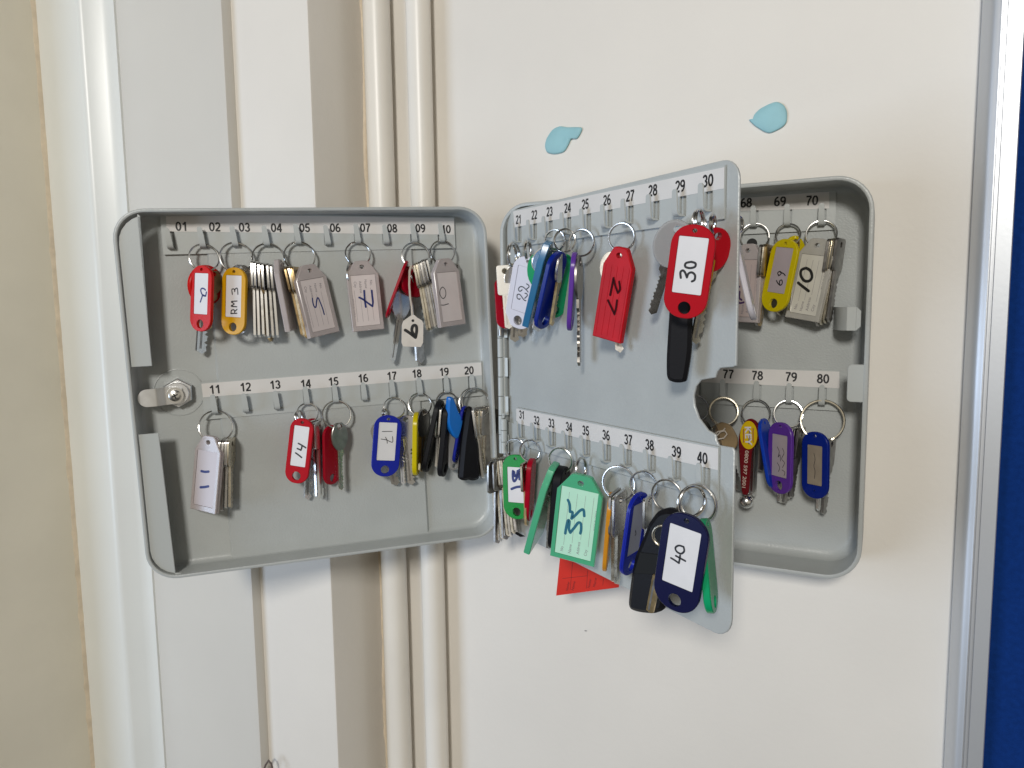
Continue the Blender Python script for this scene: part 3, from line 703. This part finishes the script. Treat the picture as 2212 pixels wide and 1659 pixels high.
k.key('c1', (1545, 690), (1582, 1385), 70, BRASS, 'square', d=.006, bl=.38)
k.card('c1', (1645, 622), (1772, 1285), 78, LILAC, None, d=.016, ratio=.50)
k = KR(M_DF, ('c2', (180, 470)), 'keyring with tilted lilac card tag marked 5 and gold keys, on hook 05', [('c2', 188, 592, 139, 5)])
k.fan('c2', (80, 688), (150, 690), (225, 1340), (275, 1360), 4, 78, [BRASS, NICK, BRASS, BRASS], 'square', bl=.36, d=.011, bw=.36)
k.card('f1', (265, 72), (640, 1600), 34, LILAC, LILP, d=.016, ratio=.50, ink=BLUEINK, prn=1, crop='f1', wd=.0012, st=[[(388,800),(400,900),(425,975),(455,995),(470,960),(478,860),(495,795),(520,800),(555,880),(610,1020),(645,1150)]])
k = KR(M_DF, ('c2', (737, 463)), 'keyring with lilac card tag marked 7 in blue, on hook 07', [('c2', 733, 566, 114, 5)])
k.key('c2', (680, 640), (720, 1240), 62, STEEL, 'round', d=.006, bl=.42, bw=.40)
k.card('f2', (330, 40), (500, 1555), 12, LILAC, LILP, d=.011, ratio=.46, ink=BLUEINK, prn=1, crop='f2', wd=.0016, st=[[(575,685),(585,800),(600,930),(590,1030)], [(590,1030),(480,950),(380,875),(300,838)], [(408,690),(415,800),(430,950),(445,1045)]])
k = KR(M_DF, ('c2', (1263, 455)), 'keyring with white string tag marked 9 and a red tag seen edge-on, on hook 09', [('c2', 1272, 587, 128, 10), ('e1', 195, 280, 85, 60, .008)])
k.oval('c2', (1195, 635), (1000, 1165), 85, DRED, d=.013, th=.0024, paper=None, win=None)
k.fan('c2', (1285, 655), (1400, 605), (1395, 1295), (1535, 1215), 7, 74, [NICK, NICK, DULL, STEEL, DULL, STEEL, CHROME], 'square', bl=.36, d=.013, bw=.34)
k.key('c2', (1255, 690), (1320, 1588), 50, DULL, 'round', d=.006, bl=.3, head=(.8, DRED))
k.key('c2', (1165, 860), (1055, 1580), 25, CHROME, 'round', d=.009, bl=.44, bw=.26, blade=.075, teeth=0)
tg, Mt, zz = k.shape('c2', [(1243,1133),(1262,1140),(1290,1165),(1330,1188),(1345,1215),(1342,1395),(1320,1438),(1158,1432),(1140,1400),(1143,1240),(1155,1195),(1205,1160)], 'paper_tag', mat('off_white_card', (.66, .61, .55), .6, var=.08, vscale=90), .022, .0008, 5, bev=.0001)
m = MB(); k.strokes(m, Mt, zz+.0002, [[(62,1105),(130,1150),(220,1220)], [(220,1220),(238,1130),(235,1050),(205,1030),(175,1050),(165,1110),(190,1165),(225,1190)]], 'e1', .0026, 0)
p = Mt.inverted() @ onp('e1', (180, 958), Mt, zz); m.prism(circ(p.x, p.y, .0012), zz, zz+.0002); m.build('handwriting', INK, Mt, tg)
m = MB(); pts = [onp('e1', q, M_DF, .019) for q in ((150,100),(125,180),(120,400),(135,600),(160,740),(165,860),(180,955),(178,860),(160,720),(142,600),(128,400),(135,200),(165,110),(205,200))]
m.tube(pts, .0007, 6); m.build('string', STRING, None, k.o)
k = KR(M_DF, ('c2', (1520, 452)), 'keyring with lilac card tag marked 10 in thin ink, on hook 10', [('c2', 1522, 552, 112, 8)])
k.fan('c2', (1612, 640), (1650, 655), (1600, 1150), (1640, 1160), 3, 62, [CHROME, STEEL, DULL], 'round', d=.008, bl=.36)
k.card('c2', (1532, 612), (1612, 1240), 38, LILAC, LILP, d=.021, ratio=.48, ink=INK, crop='e1', wd=.0007, st=[[(640,435),(605,480),(605,560),(650,615),(690,570),(688,490),(655,440),(635,438)], [(622,715),(670,715),(735,695)]])

# ---------------------------------------------------------------- on the door, lower row
k = KR(M_DF, ('c3', (718, 445)), 'keyring with lilac card tag bearing two blue dashes, on hook 11', [('c3', 722, 540, 112, 5)])
k.fan('c3', (765, 622), (830, 628), (738, 1135), (828, 1120), 4, 78, [STEEL, DULL, STEEL, NICK], 'square', bl=.38, d=.010, bw=.34)
k.card('c3', (685, 605), (640, 1140), -42, LILAC, mat('pale_lilac_paper', (.54, .49, .51), .45), d=.014, ratio=.42, ink=BLUEINK, wd=.0021, st=[[(618,857),(645,862),(670,860)], [(612,972),(640,970),(668,965)]])
k = KR(M_DF, ('c4', (122, 430)), 'keyring with red tag marked 14, on hook 14', [('c4', 125, 502, 82, 10), ('c3', 1312, 478, 50, 60, .007)])
k.key('c4', (212, 560), (232, 1180), 68, CHROME, 'square', d=.012, bl=.34, bw=.34); k.key('c4', (160, 552), (126, 1188), 40, STEEL, 'round', d=.005, bl=.36, bw=.34, blade=.12, head=(.7, DRED)); k.key('c4', (185, 552), (215, 1170), 60, CHROME, 'square', d=.009, bl=.36)
k.oval('c4', (90, 541), (32, 1056), -22, RED, d=.022, ratio=.37, crop='f3', wd=.0013, st=[[(280,915),(350,965),(430,1030)], [(350,675),(440,725),(535,785)], [(322,805),(370,825),(410,845)], [(410,850),(430,800),(440,745)]])
k = KR(M_DF, ('c4', (352, 410)), 'keyring with a dull round key before an unlettered red tag, on hook 15', [('c4', 355, 510, 110, 5)])
k.oval('c4', (310, 595), (318, 1066), 46, DRED, d=.006, ratio=.38, paper=None, win=None)
k.key('c4', (372, 570), (392, 1112), 30, DULL, 'round', d=.014, bl=.42, bw=.26, blade=.08, blademat=NICK)
k = KR(M_DF, ('c4', (806, 370)), 'keyring with royal blue tag marked 17, on hook 17', [('c4', 815, 458, 84, 12), ('c4', 735, 495, 32, 70, .009)])
k.key('c4', (905, 515), (958, 1068), -14, CHROME, 'oval', d=.006, bl=.38, bw=.40, blade=.13, flip=1)
k.key('c4', (690, 570), (835, 1072), -12, CHROME, 'oval', d=.005, bl=.36, bw=.32)
k.key('c4', (870, 700), (890, 1068), -20, CHROME, 'oval', d=.009, bl=.2, bw=.12, blade=.1)
k.oval('c4', (770, 515), (735, 1002), 8, BLU, d=.018, ratio=.45, crop='e2', wd=.0006, st=[[(270,578),(350,576),(432,574)], [(438,660),(436,752),(340,715),(250,700)], [(322,670),(345,715),(352,768)]])
k = KR(M_DF, ('c4', (1022, 352)), 'keyring with yellow tag seen edge-on, on hook 18', [('c4', 1018, 430, 90, 5)])
k.key('c4', (1042, 462), (1028, 965), 66, DULL, 'round', d=.010, bl=.45, bw=.44, blademat=BRASS)
k.oval('c4', (995, 490), (988, 992), 82, YEL, d=.014, paper=None, win=None, th=.0042)
k = KR(M_DF, ('c4', (1236, 335)), 'keyring with black tags and a sky blue key cover, on hook 19', [('c4', 1232, 410, 82, 5)])
k.oval('c4', (1185, 395), (1062, 965), 78, DARK, d=.012, paper=None, win=None, th=.0045, ratio=.36)
k.fan('c4', (1178, 455), (1210, 445), (1155, 935), (1172, 930), 2, 72, [CHROME, STEEL], 'square', bl=.48, d=.011)
k.oval('c4', (1250, 425), (1195, 1002), 76, DARK, d=.013, paper=None, win=None, th=.0050, ratio=.34)
k.oval('e2', (1430, 560), (1440, 1205), 30, CLEAR, d=.009, ratio=.30, paper=None, win=None, th=.003)
k.shape('e2', [(1370,20),(1440,25),(1480,110),(1530,250),(1560,300),(1600,400),(1570,560),(1530,680),(1500,695),(1440,650),(1380,540),(1350,420),(1352,200)], 'key_cover', SKY, .018, .006, 35, bev=.0016)
k = KR(M_DF, ('c4', (1440, 325)), 'keyring with a long black fob and dull square keys, on hook 20', [('c4', 1450, 420, 120, 12, .006, .0010), ('c4', 1465, 418, 118, 20, .009, .0008)])
k.fan('c4', (1485, 452), (1575, 470), (1520, 1018), (1560, 960), 4, 42, [DULL, DULL, NICK, DULL], 'square', bl=.42, bw=.36, d=.010)
k.key('c4', (1455, 450), (1530, 1018), 76, CHROME, 'square', bl=.42, bw=.30, d=.015)
k.oval('c4', (1378, 440), (1298, 892), 74, BLU, d=.012, paper=None, win=None, ratio=.30)
k.shape('c4', [(1420,452),(1448,470),(1465,640),(1500,760),(1505,990),(1490,1030),(1450,1042),(1415,1036),(1380,1042),(1345,1030),(1340,990),(1360,760),(1395,500)], 'key_fob', DARK, .017, .010, 20, bev=.003)

# ---------------------------------------------------------------- on the hinged panel, upper row
k = KR(M_PAN, ('c5', (235, 650)), 'keyring with bright square key and crimson tag behind it, on hook 21', [('c5', 226, 745, 88, 62, .006), ('c5', 218, 755, 80, 70, .009)])
k.oval('e3', (150, 690), (185, 1372), 10, DRED, d=.008, ratio=.40, paper=PAPER, win=(.58, .64, .30), hole=.02)
k.key('c5', (225, 800), (240, 1350), 10, NICK, 'round', d=.005, bl=.4)
k.key('e3', (150, 545), (215, 1380), 4, CHROME, 'square', d=.018, bl=.47, bw=.27, blade=.13)
k = KR(M_PAN, ('c5', (345, 632)), 'keyring with white tag marked 22 and a white disc with green centre, on hook 22', [('c5', 331, 715, 70, 74, .006)])
k.key('c5', (285, 800), (235, 1375), 5, CHROME, 'round', d=.007, bl=.4, blade=.13); k.key('c5', (320, 800), (292, 1342), 5, STEEL, 'round', d=.006, bl=.4)
c_, Mc, zc = k.shape('e3', [(560+100*math.cos(t/12*math.pi), 600+165*math.sin(t/12*math.pi)) for t in range(24)], 'disc_fob', WHT, .009, .003, 0)
m = MB(); p = Mc.inverted() @ onp('e3', (570, 610), Mc, zc); m.prism(circ(p.x, p.y, .0075, .0135), zc, zc+.0004); m.build('disc_centre', JADE, Mc, c_)
k.oval('e3', (480, 437), (320, 1365), -30, WHT, d=.013, ratio=.44, paper=WHT, win=(.14, .76, .62), crop='f8', wd=.0009,
   st=[[(735,245),(840,310),(875,390),(820,460),(745,520)], [(820,690),(740,590),(650,500),(560,425),(470,395),(380,410),(310,490),(310,600),(370,645),(440,620),(495,565)],
       [(650,755),(740,780),(780,880),(700,970),(640,1030)], [(700,1160),(640,1150),(540,1050),(440,900),(340,810),(240,830),(215,930),(240,1030),(350,1085),(385,1040)]])
k = KR(M_PAN, ('c5', (458, 612)), 'keyring with translucent blue tag seen edge-on, on hook 23', [('c5', 525, 640, 72, 35, .008)])
k.key('e3', (760, 255), (540, 1250), 80, STEEL, 'round', d=.014, bl=.38, bw=.3, blademat=NICK, groove=False)
k.key('e3', (760, 300), (590, 1410), 20, CHROME, 'round', d=.008, bl=.35)
k.card('e3', (730, 240), (482, 1280), 79, BLUT, None, d=.018, ratio=.40, th=.0055)
k = KR(M_PAN, ('c5', (590, 590)), 'keyring with dark blue tag and a silver key, on hook 24', [('c5', 598, 640, 76, 10, .006)])
k.oval('c5', (590, 735), (520, 1200), 45, JADE, d=.006, paper=None, win=None)
k.key('e3', (920, 362), (770, 1335), 74, STEEL, 'round', d=.013, bl=.42, bw=.36, blademat=BRASS)
k.oval('e3', (870, 370), (640, 1365), 58, DBLU, d=.018, paper=None, win=None, ratio=.36, th=.004)
k = KR(M_PAN, ('c5', (732, 568)), 'keyring with purple tag seen edge-on and a notched key, on hook 25', [('c5', 720, 655, 88, 10, .006)])
k.key('e3', (1125, 395), (1130, 1860), 80, DULL, 'round', d=.012, bl=.42, bw=.34, blade=.10, flip=-1)
k.oval('c5', (672, 722), (634, 1292), 85, PUR, d=.015, paper=None, win=None, th=.0036)
k = KR(M_PAN, ('c5', (1035, 510)), 'keyring with translucent red card tag marked 27, on hook 27', [('c5', 1010, 615, 92, 8, .006)])
k.key('f6', (330, 110), (470, 1780), -10, STEEL, 'round', d=.007, bl=.36, bw=.27, blade=.09)
k.card('f6', (500, 55), (262, 1560), -30, REDT, None, d=.015, ratio=.36, th=.005, ribs=5, ink=mat('dark_marker_on_red', (.045, .004, .006), .7, spec=.08), crop='f6', wd=.0016, st=[[(300,835),(330,690),(355,560)], [(355,560),(385,690),(425,800)], [(425,800),(460,740),(448,620)], [(265,925),(320,1040),(370,1150)], [(370,1150),(395,1050),(412,925)]])
k = KR(M_PAN, ('c6', (610, 380)), 'keyring with large red tag marked 30 and a black key fob, on hook 30', [('c6', 585, 455, 75, 62, .008), ('c6', 675, 470, 60, 78, .005), ('e4', 640, 235, 145, 70, .018)])
k.key('e4', (880, 340), (590, 1840), 30, NICK, 'round', d=.006, bl=.34, bw=.26, blade=.10, head=(1.2, RED))
k.key('e4', (390, 250), (15, 1450), 2, STEEL, 'round', d=.010, bl=.45, bw=.36, blade=.1, head=(.9, CLEAR), flip=-1)
k.oval('e4', (675, 560), (515, 1470), -5, AMB, d=.011, ratio=.44, paper=None, win=None)
k.shape('c6', [(400,900),(525,900),(533,1090),(528,1300),(500,1480),(480,1502),(430,1505),(385,1490),(370,1450),(370,1320),(385,1080)], 'key_fob', DARK, .016, .008, -10, bev=.0022)
k.oval('e4', (600, 280), (430, 1500), -10, RED, d=.027, ratio=.47, crop='e4', wd=.0013, win=(.125, .735, .68), hole=.07, st=[[(525,768),(465,785),(460,830),(520,848),(585,830),(590,785),(535,766)], [(400,975),(395,905),(425,878),(455,905),(480,970)], [(480,970),(500,920),(545,905),(585,940),(580,1000),(545,1022)]])
# ---------------------------------------------------------------- on the hinged panel, lower row
k = KR(M_PAN, ('c7', (275, 345)), 'keyring with bright green tag and many stacked gold-grey keys, on hook 31', [('c7', 250, 425, 72, 40, .006)])
k.fan('c7', (80, 492), (185, 492), (118, 1145), (265, 1070), 8, 74, [NICK, STEEL, NICK, DULL], 'square', bl=.37, bw=.34, d=.010)
k.key('c7', (120, 500), (118, 1150), 55, DULL, 'square', d=.013, bl=.37); k.key('c7', (160, 500), (182, 1122), 50, DULL, 'square', d=.010, bl=.37)
k.shape('c7', [(235,1070),(262,1066),(325,1098),(290,1102)], 'key_tip', DARK, .004, .002, 0, bev=.0002)
k.oval('c7', (255, 468), (268, 962), -24, GRN, d=.016, ratio=.44, ink=BLUEINK, crop='f4', wd=.0022, win=(.19, .745, .64), st=[[(380,350),(375,450),(385,560),(410,605),(450,570),(500,480),(530,400),(545,320)], [(545,325),(555,430),(545,555)], [(410,370),(430,480),(480,440),(500,350)], [(345,800),(460,755),(580,740)]])
k = KR(M_PAN, ('c7', (395, 365)), 'keyring with crimson edge-on tag beside the green 31 tag, on hook 32', [('c7', 365, 440, 76, 12, .006)])
k.key('c7', (325, 525), (342, 1015), 72, NICK, 'square', d=.018, bl=.44, blademat=BRASS)
k.oval('c7', (378, 500), (352, 972), 78, DRED, d=.013, paper=None, win=None, th=.0045, ratio=.36)
k = KR(M_PAN, ('c7', (635, 435)), 'keyring with tilted translucent green tag seen edge-on, on hook 34', [('c7', 600, 512, 88, 10, .006)])
k.oval('c7', (610, 562), (560, 1180), 74, DARK, d=.011, paper=None, win=None, th=.007, ratio=.36)
k.key('c7', (535, 590), (508, 1192), 74, CHROME, 'round', d=.013, bl=.32, blademat=STEEL)
k.card('c7', (552, 550), (392, 1142), 79, GRNT, None, d=.017, ratio=.44, th=.0055)
k = KR(M_PAN, ('c7', (772, 478)), 'keyring with large pale green card tag marked 35, on hook 35', [('c7', 757, 585, 92, 66, .008)])
k.card('f5', (650, -50), (460, 1590), -14, GRNT, GRNP, d=.022, ratio=.50, ink=TEAL, prn=-1, crop='f5', wd=.0021, inset=(.155, .945, .82), words=('No', 'Name', 'Address', 'City'),
   st=[[(372,435),(405,520),(410,660)], [(410,660),(460,670),(440,790)], [(440,790),(520,720),(600,640),(670,620),(685,740)], [(320,1075),(345,930),(375,825),(400,850),(390,980),(415,1060)], [(415,1060),(490,970),(570,870),(620,890),(625,1000),(610,1075)]])
k = KR(M_PAN, ('c8', (200, 340)), 'keyring with thin orange tag seen edge-on and two keys, on hook 37', [('c8', 160, 465, 115, 12, .006)])
k.fan('c8', (132, 525), (165, 528), (125, 1185), (150, 1205), 2, 76, [DULL, STEEL], 'square', bl=.44, d=.013, blademat=NICK)
k.oval('c8', (106, 538), (60, 1090), 87, ORG, d=.016, paper=None, win=None, th=.0032)
k = KR(M_PAN, ('c8', (367, 385)), 'keyring with royal blue tag and a narrow grey paper, on hook 38', [('c8', 340, 482, 95, 10, .006)])
k.key('c8', (368, 560), (360, 1000), 74, CHROME, 'square', d=.010, bl=.5)
k.oval('c8', (312, 535), (232, 1122), 62, BLU, d=.017, ratio=.40, paper=mat('grey_insert', (.35, .37, .45), .4), crop='e5', wd=.0008, st=[[(185,560),(190,600),(180,615)]])
k = KR(M_PAN, ('c8', (548, 442)), 'keyring with a long black car key and a brass blade, on hook 39', [('c8', 510, 552, 105, 12, .006)])
b_, Mb, zb = k.shape('c8', [(505,655),(570,670),(600,720),(560,800),(520,860),(500,960),(480,1120),(490,1330),(470,1395),(400,1420),(300,1412),(235,1390),(218,1340),(240,1150),(270,1000),(330,860),(370,760),(430,680)], 'car_key', DARK, .014, .009, -25, bev=.003)
m = MB(); o = [tuple((Mb.inverted() @ onp('c8', q, Mb, zb))[:2]) for q in ((315,965),(470,985),(455,1130),(270,1120))]; m.prism(o, zb-.0002, zb+.0007, bev=.0003); m.build('key_button', mat('dark_rubber', (.012, .013, .014), .7, spec=.2), Mb, b_)
k.ring('c8', 480, 850, 75, -20, .024, .0007, NICK)
k.key('c8', (440, 1130), (388, 1402), -20, BRASS, 'square', d=.026, bl=.12, bw=.2, blade=.2, teeth=0)
k = KR(M_PAN, ('c8', (755, 500)), 'keyring with navy blue tag marked 40 and a green tag beside it, on hook 40', [('c8', 735, 610, 125, 18, .008, .0008), ('c8', 690, 600, 112, 35, .018, .0008)])
k.oval('c8', (775, 722), (838, 1402), 79, JADE, d=.018, paper=None, win=None, th=.0045)
k.key('c8', (640, 720), (698, 1365), 0, STEEL, 'round', d=.022, bw=.3, bl=.4)
k.oval('c8', (665, 690), (560, 1385), -22, NAVY, d=.036, ratio=.47, crop='e5', wd=.0012, win=(.135, .74, .68), hole=.066, st=[[(745,750),(690,735),(650,760),(665,805),(715,830),(752,800),(745,750)], [(598,880),(640,905),(690,940)], [(690,940),(700,890),(705,850)], [(655,855),(710,885),(765,915)]])

# ---------------------------------------------------------------- inside the cabinet
k = KR(M_PAN, ('c6', (820, 430)), 'keyring with thin white tag seen edge-on, hanging behind the hinged panel', [('c6', 838, 470, 55, 60, -.014)])
k.oval('c6', (822, 560), (942, 1092), 86, WHT, d=-.022, paper=None, win=None, th=.0034)
k = KR(M_BF, ('r1', (345, 520)), 'keyring with mauve card tag marked 68 in purple, on hook 68', [('r1', 355, 607, 112, 0)])
k.fan('r1', (435, 672), (478, 672), (375, 1330), (398, 1330), 3, 78, [DULL, NICK, BRASS], 'square', bl=.39, d=.012)
k.card('f7', (300, 250), (215, 1530), -30, LILAC, mat('mauve_card_insert', (.50, .41, .39), .4, coat=.3), d=.014, ratio=.40, ink=mat('purple_ink', (.07, .03, .11), .5), wd=.0016, prn=-1, crop='f7', st=[[(80,870),(110,940),(130,950)], [(225,800),(250,850),(265,820)], [(75,1160),(130,1215),(200,1205)], [(135,1030),(130,1130),(165,1165)]])
k = KR(M_BF, ('r1', (620, 510)), 'keyring with yellow tag marked 69 and gold-toned keys, on hook 69', [('r1', 628, 592, 95, 0)])
k.key('r1', (680, 610), (690, 1225), 40, DULL, 'round', d=.007, bl=.42, bw=.3, head=(.8, YEL)); k.key('r1', (700, 625), (650, 1228), 66, BRASS, 'round', d=.009, bw=.32, bl=.42, blademat=CHROME, groove=False)
k.key('r1', (640, 640), (562, 1248), 55, NICK, 'square', d=.006, bw=.3, bl=.4)
k.oval('r1', (625, 625), (502, 1218), -38, YEL, d=.023, ratio=.44, paper=PNKP, crop='f7', wd=.0009, st=[[(735,850),(760,895),(800,925),(830,890),(820,840),(785,860),(790,925)], [(770,760),(755,725),(790,700),(815,725),(790,760),(770,770)], [(800,715),(850,735),(878,765)]])
k = KR(M_BF, ('r1', (900, 508)), 'keyring with greyish card tag marked 10 and square keys, on hook 70', [('r1', 900, 588, 116, 0)])
k.fan('r1', (985, 625), (1060, 622), (870, 1330), (965, 1310), 4, 74, [DULL, NICK, NICK, DULL], 'square', bl=.38, bw=.30, d=.012)
k.card('r1', (890, 622), (745, 1285), -26, GRYT, GRYP, d=.014, ratio=.44, prn=-1, crop='f7', wd=.0022, st=[[(1215,645),(1140,680),(1135,770),(1190,850),(1270,855),(1315,790),(1290,690),(1220,645)], [(1090,885),(1150,935),(1260,1020)]])
k = KR(M_BF, ('r2', (150, 350)), 'keyring with dark metal keys partly hidden by the panel notch, on hook 76', [('r2', 140, 430, 88, 0)])
k.key('r2', (170, 500), (190, 1000), 40, DULL, 'round', d=.008)
k = KR(M_BF, ('r2', (325, 363)), 'keyring with round tan disc tied by a white string, on hook 77', [('r2', 330, 448, 90, 5, .006, .0010, NICK)])
k.key('r2', (300, 520), (440, 965), 55, DULL, 'round', d=.008, bl=.35); k.key('r2', (260, 540), (420, 930), 70, STEEL, 'round', d=.010, bl=.35)
k.shape('e6', [(300,560),(360,430),(450,395),(560,440),(640,580),(640,680),(590,745),(470,740),(370,680)], 'disc_fob', TAN, .013, .003, -20)
m = MB(); m.tube([onp('e6', q, M_BF, .017) for q in ((495,465),(470,495),(400,510),(355,570),(400,605),(480,590),(520,540),(490,500),(440,510),(370,580))], .0006, 6); m.build('string', STRING, None, k.o)
k = KR(M_BF, ('r2', (545, 375)), 'keyring with burgundy teardrop fob lettered KEY with a phone number, on hook 78', [('r2', 542, 460, 88, 3)])
k.key('e6', (960, 380), (945, 1000), 60, DULL, 'square', d=.009, bl=.4, bw=.28)
k.key('e6', (880, 400), (850, 1325), 66, CHROME, 'square', d=.010, bl=.3, teeth=0)
k.oval('e6', (965, 345), (1110, 1210), 70, MBLU, d=.015, paper=None, win=None, ratio=.42)
fb, Mf, zf = k.shape('e6', [(820,350),(880,380),(920,470),(915,590),(870,690),(830,770),(790,1260),(738,1305),(700,1250),(665,700),(668,560),(700,450),(760,365)], 'key_fob', BURG, .020, .003, -15, bev=.0006)
m = MB(); o = [tuple((Mf.inverted() @ onp('e6', (792+108*math.cos(t/14*math.pi), 552+178*math.sin(t/14*math.pi)), Mf, zf))[:2]) for t in range(28)]; m.prism(o, zf-.0002, zf+.0002)
lp = lambda x, y: tuple((Mf.inverted() @ onp('e6', (x, y), Mf, zf))[:2])
a_, b2 = lp(782, 445), lp(795, 680); rot = math.atan2(b2[1]-a_[1], b2[0]-a_[0])
m.text('KEY', .0050, zf+.0004, lp(788, 565), rot, 1, wd=(V(b2)-V(a_)).length, bold=.02)
a_, b2 = lp(770, 750), lp(728, 1215); m.text('0800 597 2001', .0028, zf+.0003, lp(750, 980), math.atan2(b2[1]-a_[1], b2[0]-a_[0]), 2, wd=(V(b2)-V(a_)).length, bold=.01)
for x, ya, yb_ in ((848, 470, 640), (728, 480, 640)): m.ribbon([lp(x, ya), lp(x, yb_)], .0010, zf+.0003, 3, False)
m.build('fob_print', [FYEL, WHT, GOLDT, mat('red_print', (.35, .12, .03), .5)], Mf, fb)
p = onp('e6', (762, 1382), M_BF, .016); m = MB()
for i in range(1): m.loops([[tuple(p+V((.0058*math.sin(math.pi*a/10)*math.cos(2*math.pi*b/16), .0058*math.sin(math.pi*a/10)*math.sin(2*math.pi*b/16), .0058*math.cos(math.pi*a/10)))) for b in range(16)] for a in range(11)])
m.build('ball_charm', CHROME, None, k.o, sharp=80)
k = KR(M_BF, ('r2', (757, 392)), 'keyring with purple tag holding scribbled paper, on hook 79', [('r2', 752, 465, 88, 3)])
k.fan('r2', (800, 550), (840, 555), (730, 1040), (775, 1010), 3, 70, [DULL, STEEL, DULL], 'square', bl=.42, bw=.3, d=.010); k.key('r2', (740, 560), (705, 1045), 60, STEEL, 'square', d=.005, bw=.3)
k.oval('e6', (1200, 392), (1180, 1285), -44, PUR, d=.024, ratio=.42, paper=PNKP, win=(.17, .765, .66), crop='e6', wd=.0005, st=[[(1150,700),(1175,760),(1160,830),(1185,800),(1190,880)], [(1215,720),(1235,780),(1205,850),(1240,900),(1215,960)], [(1150,900),(1180,960),(1165,1010)], [(1210,990),(1245,1020),(1235,1060)]])
k = KR(M_BF, ('r2', (971, 405)), 'keyring with dark blue tag holding brown paper on a large ring, on hook 80', [('r2', 975, 508, 132, 3, .006, .0009, NICK)])
k.key('e6', (1830, 590), (1735, 1548), 68, DULL, 'square', d=.009, bl=.38, bw=.25); k.key('e6', (1700, 600), (1665, 1505), 60, CHROME, 'square', d=.005, bw=.28, blade=.06, teeth=0)
k.oval('e6', (1635, 510), (1625, 1345), -34, DBLU, d=.024, ratio=.43, paper=BRNP, win=(.2, .80, .58), crop='e6', wd=.0004, hole=.02, st=[[(1610,780),(1625,860),(1610,940),(1625,1010),(1615,1100)]])

# ---------------------------------------------------------------- red card behind the panel
T = onp('d', (1292, 1043), M_PAN, -.030); B = onp('e7', (985, 1095), M_PAN, -.030); up = (T-B).normalized()
view = (CAM-B).normalized(); N = (view-up*view.dot(up)).normalized(); X = up.cross(N)
a = math.radians(-16); N, X = N*math.cos(a)+X*math.sin(a), X*math.cos(a)-N*math.sin(a)
MR = frame(B, X, up, N)
q = [MR.inverted() @ onp('e7', p, MR, 0) for p in ((75, 1215), (1890, 975))]
L_ = (T-B).length
mb = MB(); tl = MR.inverted() @ onp('e7', (185, 130), MR, 0); kx = (tl.x-q[0].x)/(tl.y-q[0].y)
o = [(q[0].x, q[0].y), (q[1].x, q[1].y), (q[1].x+kx*L_, q[1].y+L_), (q[0].x+kx*L_, q[0].y+L_)]
mb.prism(o, -.0003, .0003)
lq = lambda x, y: tuple((MR.inverted() @ onp('e7', (x, y), MR, .0003))[:2])
for st in ([(480,1050),(550,250)], [(955,1010),(990,480)], [(260,720),(980,640)], [(1430,920),(1445,730)]): mb.ribbon([lq(*p) for p in st], .0003, .0004, 1, False)
for wv, x, y in (('Number', 410, 940), ('Name', 575, 930), ('Number', 1040, 860), ('Name', 1195, 830)):
    a_, b2 = lq(x-30, y+130), lq(x+20, y-130); mb.text(wv, .0022, .0004, lq(x, y), math.atan2(b2[1]-a_[1], b2[0]-a_[0]), 1, wd=(V(b2)-V(a_)).length)
tag(mb.build('paper_card', [CARDRED, mat('dark_red_print', (.12, .01, .01), .6)], MR), 'red ruled card hanging below the hinged panel, mostly hidden behind it', 'card')
